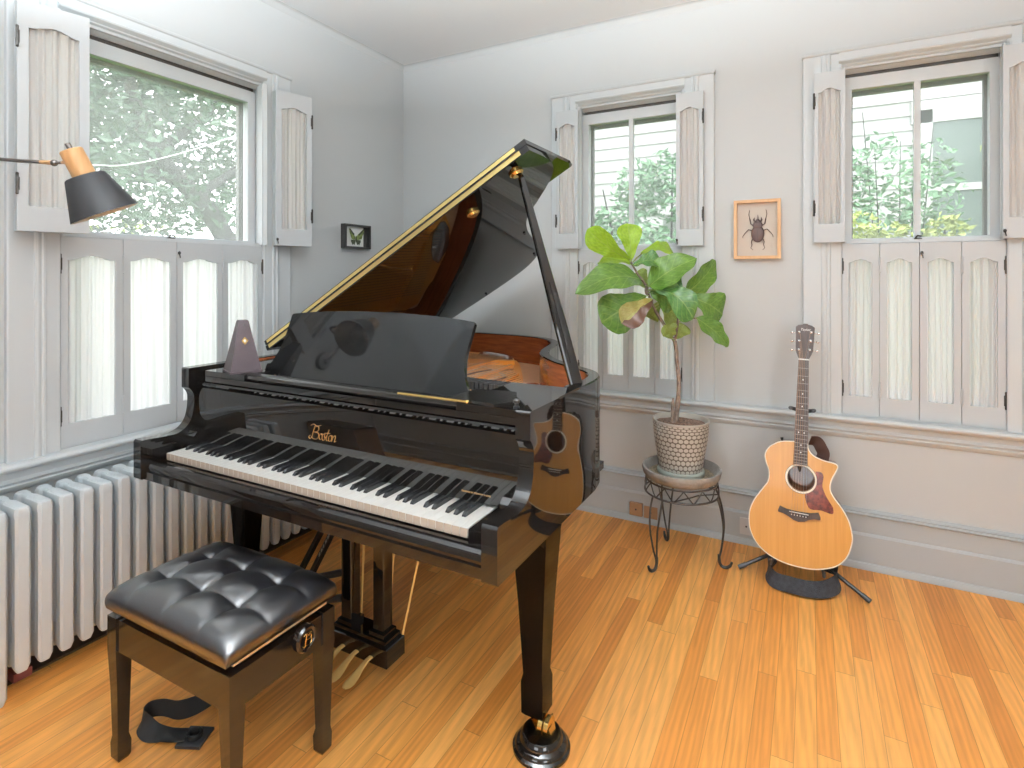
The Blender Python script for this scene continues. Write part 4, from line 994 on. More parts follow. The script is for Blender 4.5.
# ------------------------------------------------------------------ framed insects
bf = thing('butterfly_frame', 'small black box frame holding a green butterfly on the left wall', 'picture', (0.0, -0.455, 1.573))
y0, y1, z0, z1 = -0.580, -0.362, 1.500, 1.645; f = 0.012
def rectframe(T, a0, a1, z0, z1, f, dep, mat, par):
    b = B(); b.box(a0, a0 + f, 0.001, dep, z0, z1, T=T); b.box(a1 - f, a1, 0.001, dep, z0, z1, T=T); b.box(a0 + f, a1 - f, 0.001, dep, z0, z0 + f, T=T); b.box(a0 + f, a1 - f, 0.001, dep, z1 - f, z1, T=T)
    b.bevel(0.001, 1); return obj('frame', b, mat, par)
rectframe(PL, y0, y1, z0, z1, f, 0.038, M['frame_black'], bf)
b = B(); b.box(y0 + f, y1 - f, 0.001, 0.010, z0 + f, z1 - f, T=PL); obj('backing', b, M['frame_black'], bf, smooth=None)
b = B(); b.box(-0.540, -0.402, 0.0102, 0.0115, z0 + f, z1 - f, T=PL); obj('mount', b, M['mount_w'], bf, smooth=None)
wy, wz = -0.470, 1.566
b = B()
for s in (-1, 1):
    fw = [(0.004, 0.004), (0.018, 0.022), (0.055, 0.054), (0.063, 0.053), (0.060, 0.036), (0.050, 0.012), (0.043, -0.006), (0.024, -0.012), (0.006, -0.010)]
    b.prism([PL(wy + s * a, 0.0145 + 0.006 * (a > 0.04), wz + c) for a, c in fw], (0.001, 0, 0))
    hw = [(0.004, -0.010), (0.024, -0.013), (0.040, -0.012), (0.041, -0.024), (0.034, -0.034), (0.026, -0.046), (0.022, -0.036), (0.013, -0.044), (0.006, -0.032)]
    b.prism([PL(wy + s * a, 0.0145, wz + c) for a, c in hw], (0.001, 0, 0), 1)
    em = [(0.018, 0.022), (0.055, 0.054), (0.063, 0.053), (0.057, 0.044), (0.024, 0.014)]
    b.prism([PL(wy + s * a, 0.021, wz + c) for a, c in em], (0.0008, 0, 0), 1)
b.ell(PL(wy, 0.017, wz - 0.008), 0.004, 0.004, 0.022, 10, 8, 1)
obj('butterfly', b, [M['wing'], M['wing_dark']], bf, smooth=60)
bt = thing('beetle_frame', 'pale wooden frame with a large brown beetle between the two windows', 'picture', (2.2235, 0.0, 1.566))
x0, x1, z0, z1 = 2.117, 2.330, 1.420, 1.712
rectframe(PB, x0, x1, z0, z1, 0.015, 0.034, M['frame_oak'], bt)
b = B(); b.box(x0 + 0.015, x1 - 0.015, 0.001, 0.012, z0 + 0.015, z1 - 0.015, T=PB); obj('mount', b, M['mount'], bt, smooth=None)
qx, qz = 2.2265, 1.562
b = B()
def bp2(a, c, d=0.016): return PB(qx + a, d, qz + c)
def flat_ell(a, c, rx, rz, d=0.016, h=0.008): b.ell(bp2(a, c, d), rx, h, rz, 18, 10)
flat_ell(0, -0.018, 0.030, 0.043, 0.018, 0.010); flat_ell(0, 0.024, 0.0225, 0.020, 0.019, 0.009); flat_ell(0, 0.043, 0.011, 0.012)
for s in (-1, 1):
    b.tube([bp2(s * 0.012, 0.040), bp2(s * 0.018, 0.052), bp2(s * 0.015, 0.063)], [0.005, 0.004, 0.001], 6)
    b.tube([bp2(s * 0.020, 0.022), bp2(s * 0.032, 0.032), bp2(s * 0.036, 0.056)], [0.0035, 0.003, 0.003], 6)
    b.tube([bp2(s * 0.036, 0.054), bp2(s * 0.041, 0.078), bp2(s * 0.038, 0.097), bp2(s * 0.036, 0.10)], [0.002, 0.0016, 0.0014, 0.001], 6)
    b.tube([bp2(s * 0.026, -0.002), bp2(s * 0.042, 0.004), bp2(s * 0.060, -0.016), bp2(s * 0.069, -0.03), bp2(s * 0.068, -0.037)], [0.003, 0.0025, 0.002, 0.0015, 0.001], 6)
    b.tube([bp2(s * 0.024, -0.045), bp2(s * 0.029, -0.058), bp2(s * 0.026, -0.072), bp2(s * 0.032, -0.088), bp2(s * 0.022, -0.098)], [0.003, 0.0025, 0.002, 0.0015, 0.001], 6)
b.tube([bp2(0, 0.048), bp2(0.001, 0.064), bp2(0, 0.076)], [0.004, 0.0025, 0.001], 6)
obj('beetle', b, M['beetle'], bt, smooth=60)
b = B(); b.prism([bp2(-0.0006, 0.002, 0.0282), bp2(0.0006, 0.002, 0.0282), bp2(0.0006, -0.055, 0.0272), bp2(-0.0006, -0.055, 0.0272)], (0, -0.0006, 0)); obj('wing_seam', b, M['slot'], bt)

# ------------------------------------------------------------------ outlets on the baseboard
def outlet(x0, x1, z0, z1, dep, mat, label, hole=True):
    t = thing('wall_outlet', label, 'outlet', ((x0 + x1) / 2, -0.022, z0))
    b = B(); b.box(x0, x1, 0.0225, dep, z0, z1, T=PB); b.bevel(0.002, 1); obj('cover', b, mat, t)
    b = B(); c = ((x0 + x1) / 2, (z0 + z1) / 2); b.ell(PB(c[0], dep, c[1]), 0.005, 0.002, 0.005, 10, 6); obj('screw', b, M['slot'], t)
    return t
outlet(1.587, 1.656, 0.036, 0.104, 0.040, M['outlet'], 'brown square outlet cover on the baseboard left of the plant stand')
outlet(1.664, 1.735, 0.032, 0.094, 0.030, M['outlet'], 'tan outlet cover partly behind the plant stand leg')
outlet(2.145, 2.205, 0.050, 0.130, 0.030, M['outlet_grey'], 'grey outlet cover on the baseboard beside the guitar body')

# ------------------------------------------------------------------ brown cabinet beside the left wall, seen mirrored in the fallboard
cab = thing('speaker_cabinet', 'brown wooden cabinet with black top by the left wall, mirrored in the fallboard', 'cabinet', (0.22, -2.70, 0))
b = B(); b.box(0.05, 0.39, -2.79, -2.61, 0.012, 0.50); b.bevel(0.004, 2); obj('body', b, M['cabinet'], cab)
b = B(); b.box(0.056, 0.384, -2.784, -2.616, 0.50, 0.515); b.bevel(0.003, 1); obj('top', b, M['cabinet_top'], cab)
b = B()
for x in (0.07, 0.37):
    for y in (-2.765, -2.635): b.lathe([(0.015, 0), (0.015, 0.012)], (x, y, 0), 12)
obj('feet', b, M['rubber'], cab)
# ------------------------------------------------------------------ acoustic guitar leaning in its stand
GX = Vector((0.99964, -0.00515, -0.02635)); GU = Vector((0.02685, 0.1918, 0.98107)); GN = Vector((0.0, -0.98142, 0.19187)); GO = Vector((2.406, -0.37, 0.095))
def GP(u, v, w=0.0): return GO + GX * u + GU * v + GN * w
gt = thing('acoustic_guitar', 'honey-coloured cutaway acoustic guitar leaning back in a stand', 'guitar', (2.41, -0.30, 0.09))
raw = [(-0.028, 0.523), (-0.081, 0.514), (-0.124, 0.486), (-0.143, 0.449), (-0.138, 0.415), (-0.125, 0.378), (-0.127, 0.334), (-0.152, 0.292), (-0.181, 0.242), (-0.197, 0.186), (-0.192, 0.121), (-0.164, 0.068), (-0.115, 0.030), (-0.054, 0.011), (0.012, 0.007), (0.076, 0.015), (0.143, 0.044), (0.182, 0.090), (0.199, 0.147),
       (0.199, 0.185), (0.186, 0.236), (0.160, 0.280), (0.131, 0.316), (0.117, 0.347), (0.121, 0.384), (0.136, 0.420), (0.143, 0.441), (0.137, 0.453), (0.118, 0.458), (0.085, 0.462), (0.052, 0.474), (0.033, 0.495), (0.028, 0.521)]
out2 = [tuple(p) for p in spline(raw, 4)]
ins2 = []
n_ = len(out2)
for i in range(n_):
    a = Vector(out2[(i - 1) % n_]); c = Vector(out2[(i + 1) % n_]); t = (c - a).normalized(); ins2.append((out2[i][0] - t.y * 0.0045, out2[i][1] + t.x * 0.0045))
HC, HR = (0.004, 0.369), 0.0505
def holed(w, ring2, mi):
    b_ = B(); bm = b_.bm
    ov = [bm.verts.new(GP(u, v, w)) for u, v in ring2]
    hv = [bm.verts.new(GP(HC[0] + HR * math.cos(2 * PI * k / 40), HC[1] + HR * math.sin(2 * PI * k / 40), w)) for k in range(40)]
    es = [bm.edges.new((l[i], l[(i + 1) % len(l)])) for l in (ov, hv) for i in range(len(l))]
    bmesh.ops.triangle_fill(bm, edges=es, use_beauty=True, normal=GN); return b_
b = holed(0.0, ins2, 0)
hv = [[GP(HC[0] + HR * math.cos(2 * PI * k / 40), HC[1] + HR * math.sin(2 * PI * k / 40), w) for k in range(40)] for w in (0.0, -0.004)]
b.loft(hv, cap=False)
obj('top', b, M['spruce'], gt, smooth=20)
b = B(); b.loft([[GP(u, v, w) for u, v in q] for q, w in ((ins2, 0.0), (ins2, 0.0006), (out2, 0.0), (out2, -0.006), (ins2, -0.006))], cap=False); obj('binding', b, M['binding'], gt, smooth=40)
b = B(); b.loft([[GP(u, v, w) for u, v in q] for q, w in ((out2, -0.006), (out2, -0.098), (ins2, -0.104))], cap=False)
b.face([b.bm.verts.new(GP(u, v, -0.104)) for u, v in ins2]); obj('back_and_sides', b, M['rosewood'], gt, smooth=40)
b = B()
for r0, r1, mi in ((0.0508, 0.0535, 0), (0.0535, 0.0612, 1), (0.0612, 0.0625, 0)):
    b.loft([[GP(HC[0] + r * math.cos(2 * PI * k / 48), HC[1] + r * math.sin(2 * PI * k / 48), w) for k in range(48)] for r, w in ((r0, 0.0), (r0, 0.0006), (r1, 0.0006), (r1, 0.0))], cap=False, mi=mi)
obj('rosette', b, [M['ebony_board'], M['binding']], gt, smooth=40)
pk = [(0.058, 0.409), (0.08, 0.409), (0.089, 0.392), (0.086, 0.35), (0.104, 0.309), (0.127, 0.275), (0.1255, 0.248), (0.084, 0.254), (0.043, 0.251), (0.028, 0.274), (0.021, 0.304), (0.034, 0.314), (0.052, 0.33), (0.063, 0.352), (0.0645, 0.38)]
b = B(); b.prism([GP(p[0], p[1], 0.0002) for p in spline(pk[:5], 3) + spline(pk[5:6] + pk[6:], 3)], GN * 0.0012); obj('pickguard', b, M['tortoise'], gt, smooth=30)
br = [(-0.080, 0.216), (-0.080, 0.224), (-0.074, 0.242), (-0.062, 0.238), (-0.045, 0.233), (-0.02, 0.232), (0.0, 0.232), (0.022, 0.233), (0.045, 0.235), (0.062, 0.240), (0.074, 0.244), (0.082, 0.226), (0.082, 0.216), (0.06, 0.214), (0.04, 0.207), (0.022, 0.196), (0.0, 0.191), (-0.02, 0.195), (-0.04, 0.206), (-0.06, 0.214)]
b = B(); b.prism([GP(u, v, 0.0) for u, v in br], GN * 0.008); b.bevel(0.0018, 2, 50); bridge_ = obj('bridge', b, M['ebony_board'], gt, smooth=30)
b = B(); b.prism([GP(-0.037, 0.2255, 0.008), GP(0.037, 0.2255, 0.008), GP(0.037, 0.2285, 0.008), GP(-0.037, 0.2285, 0.008)], GN * 0.003); obj('saddle', b, M['pearl'], bridge_)
SX = [-0.0275 + 0.011 * k for k in range(6)]
for k in range(6):
    b = B(); b.ell(GP(SX[k], 0.216, 0.0095), 0.0024, 0.0024, 0.0024, 8, 6); obj('bridge_pin', b, M['pearl'], bridge_)
# neck, fingerboard, frets
b = B(); rings = []
for v, hw, dp in ((0.50, 0.0275, 0.050), (0.53, 0.0275, 0.034), (0.56, 0.027, 0.022), (0.70, 0.0245, 0.021), (0.87, 0.0208, 0.019), (0.884, 0.021, 0.018)):
    rings.append([GP(hw * math.cos(PI + PI * k / 10), v, -0.0005 + dp * math.sin(PI + PI * k / 10)) for k in range(11)])
b.loft(rings); obj('neck', b, M['rosewood'], gt, smooth=50)
b = B(); b.loft([[GP(-hw, v, 0.0), GP(hw, v, 0.0), GP(hw * 0.97, v, 0.0062), GP(-hw * 0.97, v, 0.0062)] for v, hw in ((0.4265, 0.0272), (0.880, 0.0205))]); fb_ = obj('fingerboard', b, M['ebony_board'], gt)
NUT, SAD = 0.880, 0.227
for k in range(1, 21):
    v = NUT - (NUT - SAD) * (1 - 2 ** (-k / 12.0)); hw = 0.0205 + (0.88 - v) * (0.0067 / 0.4535)
    b = B(); b.box(-hw * 0.97, hw * 0.97, v - 0.0007, v + 0.0007, 0.0062, 0.0074, T=lambda x, y, z: GP(x, y, z)); obj('fret', b, M['fret'], fb_)
for k, xs in ((3, (0,)), (5, (0,)), (7, (0,)), (9, (0,)), (12, (-0.011, 0.011)), (15, (0,)), (17, (0,))):
    v = NUT - (NUT - SAD) * (1 - (2 ** (-k / 12.0) + 2 ** (-(k - 1) / 12.0)) / 2)
    for x in xs:
        b = B(); b.prism([GP(x + a, v + c, 0.0062) for a, c in ((-0.003, 0), (0, -0.004), (0.003, 0), (0, 0.004))], GN * 0.0004); obj('inlay', b, M['pearl'], fb_)
b = B(); b.box(-0.0212, 0.0212, 0.880, 0.8855, 0.0, 0.0085, T=lambda x, y, z: GP(x, y, z)); obj('nut', b, M['pearl'], gt)
hd = [(-0.0205, 0.8855), (-0.0285, 0.906), (-0.0335, 0.922), (-0.0345, 0.96), (-0.036, 1.028), (-0.026, 1.037), (-0.008, 1.0405), (-0.004, 1.044), (0.010, 1.044), (0.014, 1.0405), (0.028, 1.037), (0.0405, 1.028), (0.039, 0.98), (0.0355, 0.922), (0.030, 0.906), (0.0205, 0.8855)]
b = B(); b.prism([GP(u, v, -0.013) for u, v in hd], GN * 0.014); b.bevel(0.0012, 1, 50); head = obj('headstock', b, M['ebony_board'], gt, smooth=30)
lm = Matrix((GX, GU, GN)).transposed().to_4x4(); lm.translation = GP(0.003, 1.017, 0.0015)
text('lettering', 'Taylor', 0.0155, M['pearl'], head, lm, 0.0003, shear=0.25)
TP = ((-0.0215, 1.004), (-0.0205, 0.965), (-0.0205, 0.925), (0.0265, 1.006), (0.0245, 0.967), (0.0225, 0.927))
for u, v in TP:
    s = -1 if u < 0 else 1
    tl = thing('tuner', None, None, GP(u, v, 0)); tl.parent = gt; tl.location = MW[gt.name].inverted() @ GP(u, v, 0)
    b = B(); b.lathe([(0.0055, 0.001), (0.0055, 0.003), (0.003, 0.004), (0.003, 0.009), (0.0022, 0.010)], (0, 0, 0), 12, T=lambda x, y, z, u=u, v=v: GP(u + x, v + y, z)); obj('post', b, M['steel'], tl, smooth=40)
    b = B(); b.tube([GP(u + s * 0.008, v - 0.001, -0.018), GP(u + s * 0.024, v - 0.001, -0.018)], 0.0022, 8); b.ell(GP(u + s * 0.029, v - 0.001, -0.018), 0.0075, 0.004, 0.0055, 12, 8); b.box(u - 0.007, u + 0.008, v - 0.008, v + 0.008, -0.026, -0.0135, T=lambda x, y, z: GP(x, y, z)); obj('tuner_button', b, M['steel'], tl, smooth=40)
for k in range(6):
    pu_, pv_ = TP[k] if k < 3 else TP[3 + (k - 3)]
    order = [2, 1, 0, 3, 4, 5]; pu_, pv_ = TP[order[k]]
    r = (0.0007, 0.0006, 0.0005, 0.0004, 0.0004, 0.0003)[k]
    b = B(); b.tube([GP(SX[k], 0.217, 0.010), GP(SX[k], 0.2265, 0.0125), GP(-0.0165 + 0.0066 * k, 0.8825, 0.0092), GP(pu_ - 0.003 * (1 if pu_ > 0 else -1), pv_, 0.006)], r, 5); obj('string', b, M['copper'] if k < 4 else M['string'], gt, smooth=60)
b = B(); b.tube([GP(-0.075, 0.513, -0.04), GP(-0.078, 0.528, -0.04)], [0.004, 0.007], 10); obj('strap_button', b, M['black_metal'], gt)
# strap: hangs behind the neck and loops below the body
st = thing('guitar_strap', 'dark woven guitar strap looped on the floor below the guitar', 'strap', (2.41, -0.35, 0.01))
rb = ribbon([GP(0.034, 0.53, -0.075), GP(0.060, 0.53, -0.09), GP(0.078, 0.505, -0.10), GP(0.088, 0.47, -0.115), GP(0.06, 0.40, -0.125), GP(0.01, 0.25, -0.125), GP(-0.02, 0.08, -0.13), (2.36, -0.245, 0.055)], 0.05, 0.003, [(0.6, 0, 0.6), (0.6, 0.0, 0.6), (0.9, 0, 0.3), (0.9, 0.1, 0.1), (1, 0, 0), (1, 0, 0), (1, 0, 0), (1, 0, 0)])
obj('strap_back', rb, M['strap_leather'], st, smooth=60)
rb = ribbon([(2.315, -0.285, 0.090), (2.295, -0.335, 0.062), (2.315, -0.375, 0.031), (2.38, -0.400, 0.036), (2.45, -0.400, 0.036), (2.515, -0.370, 0.038), (2.555, -0.325, 0.055), (2.545, -0.275, 0.090), (2.48, -0.25, 0.09)], 0.064, 0.003,
            [(0, 0.25, 1), (0.1, 0.2, 1), (0, 0.45, 0.8), (0, 0.6, 0.7), (0, 0.6, 0.7), (0, 0.5, 0.8), (-0.2, 0.3, 1), (0, 0.2, 1)])
obj('strap_loop', rb, M['strap'], st, smooth=60)

# ------------------------------------------------------------------ guitar stand
gs = thing('guitar_stand', 'black tubular guitar stand holding the guitar against the back wall', 'stand', (2.41, -0.20, 0))
hub = Vector((2.405, -0.205, 0.135))
for tip in ((2.168, -0.302, 0.012), (2.672, -0.338, 0.012), (2.405, -0.050, 0.012)):
    tip = Vector(tip); d = (tip - hub).normalized()
    b = B(); b.tube([hub, hub + d * 0.04, tip - d * 0.035], 0.0085, 10); l = obj('leg', b, M['black_metal'], gs, smooth=50)
    b = B(); b.tube([tip - d * 0.036, tip], 0.0105, 10); obj('rubber_foot', b, M['rubber'], l, smooth=50)
b = B(); b.tube([hub - Vector((0, 0, 0.03)), hub + Vector((0, 0, 0.05))], 0.016, 12); obj('hub', b, M['black_metal'], gs, smooth=50)
pt = GP(0.002, 0.655, -0.055)
b = B(); b.tube([hub + Vector((0, 0, 0.02)), Vector((2.408, -0.185, 0.36)), pt], 0.0085, 10); obj('post', b, M['black_metal'], gs, smooth=50)
b = B(); b.tube([hub, GP(0.0, 0.035, -0.115), GP(0, 0.012, -0.112)], 0.008, 10)
for s in (-1, 1): b.tube([GP(0, 0.0, -0.112), GP(s * 0.09, 0.004, -0.112), GP(s * 0.10, -0.004, -0.06), GP(s * 0.10, -0.002, 0.012), GP(s * 0.10, 0.02, 0.02)], 0.0065, 8)
obj('cradle', b, M['rubber'], gs, smooth=50)
b = B()
for s in (-1, 1): b.tube(spline([pt, pt + GX * s * 0.03 + Vector((0, 0, 0.005)), GP(s * 0.046, 0.664, -0.03), GP(s * 0.046, 0.664, 0.0), GP(s * 0.044, 0.664, 0.014)], 5), 0.0085, 8)
obj('neck_yoke', b, M['rubber'], gs, smooth=50)

# ------------------------------------------------------------------ plant stand, dish, fiddle-leaf fig
PC = Vector((1.920, -0.335, 0))
ps = thing('plant_stand', 'black wrought-iron plant stand with three curled legs', 'plant stand', PC)
def pc(r, a, z): return Vector((PC.x + r * math.cos(a), PC.y + r * math.sin(a), z))
def hoop(r, z, t): 
    b = B(); R_ = []
    for k in range(48):
        a = 2 * PI * k / 48; c = pc(r, a, z); e = Vector((math.cos(a), math.sin(a), 0)); R_.append([c + e * t * math.cos(2 * PI * j / 8) + Vector((0, 0, t * math.sin(2 * PI * j / 8))) for j in range(8)])
    b.loft(R_ + [R_[0]], cap=False); return b
obj('top_ring', hoop(0.160, 0.3825, 0.0045), M['iron'], ps, smooth=60); obj('lower_ring', hoop(0.166, 0.328, 0.0045), M['iron'], ps, smooth=60)
b = B()
for k in range(12):
    a0, a1 = 2 * PI * k / 12, 2 * PI * (k + 0.5) / 12; a2 = 2 * PI * (k + 1) / 12
    b.tube(spline([pc(0.166, a0, 0.329), pc(0.167, (a0 * 2 + a1) / 3, 0.345), pc(0.162, a1, 0.381)], 4), 0.003, 6); b.tube(spline([pc(0.162, a1, 0.381), pc(0.167, (a2 * 2 + a1) / 3, 0.345), pc(0.166, a2, 0.329)], 4), 0.003, 6)
for k in range(3):
    a0 = 2 * PI * k / 3 + 0.5; b.tube(spline([pc(0.164, a0, 0.33), pc(0.11, a0 + 0.6, 0.336), pc(0.105, a0 + 1.1, 0.338), pc(0.164, a0 + 1.75, 0.33)], 6), 0.003, 6)
obj('scrollwork', b, M['iron'], ps, smooth=60)
for deg in (242, 4, 123):
    a = math.radians(deg); b = B()
    for s in (-1, 1):
        da = s * 0.17
        b.tube(spline([pc(0.164, a + da, 0.328), pc(0.180, a + da * 0.95, 0.27), pc(0.189, a + da * 0.7, 0.19), pc(0.180, a + da * 0.35, 0.10), pc(0.170, a + s * 0.018, 0.05), pc(0.171, a + s * 0.014, 0.022)], 6), 0.0045, 8)
    b.tube(spline([pc(0.168, a, 0.06), pc(0.170, a, 0.025), pc(0.182, a, 0.0085), pc(0.200, a, 0.008), pc(0.216, a, 0.020), pc(0.222, a, 0.036)], 6), [0.007] * 25 + [0.0055] * 6, 8)
    obj('leg', b, M['iron'], ps, smooth=60)
dish = thing('stone_dish', 'round speckled stone dish on the iron plant stand', 'dish', PC + Vector((0, 0, 0.3875)))
b = B(); b.lathe([(0.145, 0.388), (0.160, 0.392), (0.174, 0.410), (0.1795, 0.434), (0.178, 0.442), (0.171, 0.4435), (0.163, 0.436), (0.156, 0.414), (0.146, 0.403), (0.02, 0.402)], PC, 56); obj('bowl', b, M['stone'], dish, smooth=40)
b = B(); b.lathe([(0.152, 0.4035), (0.149, 0.408), (0.11, 0.4095)], PC, 40); obj('gravel', b, M['gravel'], dish, smooth=40, kind='stuff')

fig = thing('potted_fig', 'fiddle-leaf fig in a scalloped grey pot on the plant stand', 'plant', PC + Vector((0, 0, 0.41)))
PB_ = Vector((1.918, -0.335, 0))
prof = spline([(0.098, 0.436), (0.108, 0.50), (0.118, 0.56), (0.125, 0.62), (0.1275, 0.655)], 6)
def potgrid(u, v):
    k = v * (len(prof) - 1); i = min(int(k), len(prof) - 2); p = prof[i].lerp(prof[i + 1], k - i); a = 2 * PI * u
    return (PB_.x + p.x * math.cos(a), PB_.y + p.x * math.sin(a), p.y)
def pot_mat():
    m, nt, out = new_mat('scalloped_pot'); L = nt.links.new
    uv = N(nt, 'ShaderNodeUVMap'); sp = N(nt, 'ShaderNodeSeparateXYZ'); L(uv.outputs[0], sp.inputs[0])
    def mth(op, a, c=None):
        n = N(nt, 'ShaderNodeMath', operation=op)
        for i, v in enumerate((a, c)):
            if v is None: continue
            if isinstance(v, (int, float)): n.inputs[i].default_value = v
            else: L(v, n.inputs[i])
        return n.outputs[0]
    ry = mth('MULTIPLY', sp.outputs['Y'], 12.0); row = mth('FLOOR', ry); par = mth('MULTIPLY', mth('MODULO', row, 2.0), 0.5)
    fx = mth('SUBTRACT', mth('FRACT', mth('ADD', mth('MULTIPLY', sp.outputs['X'], 32.0), par)), 0.5); fy = mth('SUBTRACT', mth('FRACT', ry), 0.42)
    d = mth('ADD', mth('MULTIPLY', fx, fx), mth('MULTIPLY', mth('MULTIPLY', fy, fy), 0.95))
    mr = N(nt, 'ShaderNodeMapRange', interpolation_type='SMOOTHSTEP'); mr.inputs[1].default_value = 0.13; mr.inputs[2].default_value = 0.26; L(d, mr.inputs[0])
    mx = N(nt, 'ShaderNodeMix', data_type='RGBA'); L(mr.outputs[0], mx.inputs['Factor']); mx.inputs['A'].default_value = (0.46, 0.43, 0.38, 1); mx.inputs['B'].default_value = (0.12, 0.095, 0.075, 1)
    b = N(nt, 'ShaderNodeBsdfPrincipled', Roughness=0.42); L(mx.outputs['Result'], b.inputs['Base Color'])
    bp = N(nt, 'ShaderNodeBump', Strength=0.8, Distance=0.004); L(mth('SUBTRACT', 1.0, mr.outputs[0]), bp.inputs['Height']); L(bp.outputs[0], b.inputs['Normal']); L(b.outputs[0], out.inputs[0]); return m
b = B(); b.grid(potgrid, 96, 40, uv=True); obj('pot', b, pot_mat(), fig, smooth=60, fix=False)
b = B(); b.lathe([(0.1275, 0.6545), (0.1295, 0.658), (0.1285, 0.664), (0.124, 0.665), (0.119, 0.66), (0.1165, 0.63)], PB_, 56, cap=False); obj('pot_rim', b, M['pot'], fig, smooth=50)
b = B(); b.lathe([(0.09, 0.4105), (0.104, 0.411), (0.107, 0.416), (0.107, 0.428), (0.103, 0.434), (0.098, 0.437), (0.02, 0.437)], PB_, 48); obj('pot_foot', b, M['pot_base'], fig, smooth=40)
def soilfn(u, v):
    r = 0.117 * v; a = 2 * PI * u; return (PB_.x + r * math.cos(a), PB_.y + r * math.sin(a), 0.642 + 0.008 * (1 - v * v) + 0.002 * math.sin(40 * u * v + 9 * v))
b = B(); b.grid(soilfn, 40, 12); obj('soil', b, M['soil'], fig, smooth=60, kind='stuff')
b = B()
b.tube(spline([(1.899, -0.352, 0.64), (1.903, -0.352, 0.70), (1.911, -0.352, 0.78), (1.912, -0.352, 0.86), (1.904, -0.356, 0.942), (1.903, -0.358, 0.986), (1.896, -0.362, 1.032)], 4), [0.0115] * 8 + [0.0095] * 10 + [0.009] * 7, 10)
b.tube(spline([(1.896, -0.362, 1.028), (1.859, -0.381, 1.096), (1.818, -0.403, 1.169), (1.790, -0.418, 1.242), (1.774, -0.426, 1.297), (1.742, -0.444, 1.347), (1.715, -0.458, 1.402)], 4), [0.0075] * 9 + [0.006] * 10 + [0.0045] * 6, 8)
b.tube(spline([(1.896, -0.362, 1.028), (1.906, -0.356, 1.096), (1.911, -0.353, 1.16), (1.903, -0.350, 1.20), (1.912, -0.30, 1.25)], 4), [0.006] * 17, 8)
b.tube(spline([(1.911, -0.353, 1.12), (1.948, -0.334, 1.14), (1.98, -0.317, 1.137)], 4), 0.004, 8)
b.tube([(1.884, -0.362, 0.64), (1.886, -0.362, 0.74), (1.889, -0.361, 0.765)], [0.0075, 0.007, 0.002], 8)
b.ell((1.780, -0.423, 1.268), 0.010, 0.010, 0.022, 10, 8)
obj('stem', b, M['bark'], fig, smooth=60)
SH = [(0, 0.05), (0.08, 0.22), (0.2, 0.40), (0.34, 0.52), (0.5, 0.74), (0.64, 0.95), (0.76, 1.0), (0.87, 0.88), (0.95, 0.58), (1.0, 0.06)]
def shp(t):
    for (a, x), (c, y) in zip(SH, SH[1:]):
        if t <= c: k = (t - a) / (c - a); k = k * k * (3 - 2 * k) * 0.5 + k * 0.5; return x + (y - x) * k
    return 0.05
def leaf(base, tip, width, nrm, mat, bend=0.02, cup=0.15, wave=0.006, twist=0.0, seed=0, tipdrop=0.0, stem=None, point=0.0):
    base, tip, nrm = Vector(base), Vector(tip), Vector(nrm); ax_ = tip - base; Ln = ax_.length; t_ = ax_.normalized()
    nn = (nrm - t_ * nrm.dot(t_)).normalized(); sd = t_.cross(nn); rnd = random.Random(seed); ph = rnd.uniform(0, 6)
    def fn(u, v):
        w = (shp(u) * (1 - point) + point * math.sin(PI * min(1, u ** 0.85)) ** 0.8 * (1 - 0.5 * u) * 1.35) * width / 2; q = (v - 0.5) * 2
        c = base + ax_ * u + nn * (bend * math.sin(PI * u) * 1.0 - tipdrop * u * u)
        an = twist * u; s2 = sd * math.cos(an) + nn * math.sin(an); n2 = nn * math.cos(an) - sd * math.sin(an)
        # the blade lifts from its midrib, ripples between side veins
        return c + s2 * (q * w) + n2 * (cup * w * abs(q) ** 1.3 + wave * abs(q) * math.sin(u * 16 + ph + (1.5 if q > 0 else 0)) + 0.0025 * math.sin(u * 42 - abs(q) * 8) * abs(q) * (1 - abs(q)))
    b = B(); b.grid(fn, 30, 14, uv=True)
    s0 = Vector(stem) if stem else base - t_ * 0.03 - Vector((0, 0, 0.012))
    b.tube([s0, (s0 + base) / 2 + nn * 0.003, base + t_ * 0.006], 0.0026, 6, mi=1)
    mid = [base + ax_ * u + nn * (bend * math.sin(PI * u) - tipdrop * u * u - 0.0012) for u in [k / 10 for k in range(10)]]
    b.tube(mid, [0.0024 - 0.0002 * k for k in range(10)], 5, mi=1)
    obj('leaf', b, [mat, M['leaf_pale']], fig, smooth=180, fix=False)
V = (0.45, -0.88, 0.15)     # roughly towards the room
Lf, Ll, Ld, Lp, Lb = M['leaf'], M['leaf_light'], M['leaf_dark'], M['leaf_pale'], M['leaf_brown']
leaf((1.705, -0.432, 1.410), (1.535, -0.555, 1.553), 0.125, (0.35, -0.80, -0.55), Ll, 0.030, 0.12, seed=1, stem=(1.716, -0.457, 1.40))
leaf((1.712, -0.440, 1.412), (1.690, -0.424, 1.585), 0.120, (0.55, -0.95, -0.05), Ll, 0.012, 0.16, seed=2, stem=(1.716, -0.457, 1.40))
leaf((1.740, -0.384, 1.440), (1.884, -0.255, 1.425), 0.135, (-0.25, -0.75, 0.60), Ll, 0.050, 0.06, seed=3, stem=(1.722, -0.45, 1.40))
leaf((1.731, -0.472, 1.385), (1.850, -0.445, 1.405), 0.105, (0.3, -0.8, 0.75), Ld, 0.018, 0.25, seed=4, stem=(1.72, -0.455, 1.392))
leaf((1.765, -0.463, 1.320), (1.532, -0.695, 1.262), 0.180, (0.25, -0.75, 0.75), Lf, 0.055, 0.14, seed=5, tipdrop=0.012, point=0.75, stem=(1.762, -0.436, 1.318))
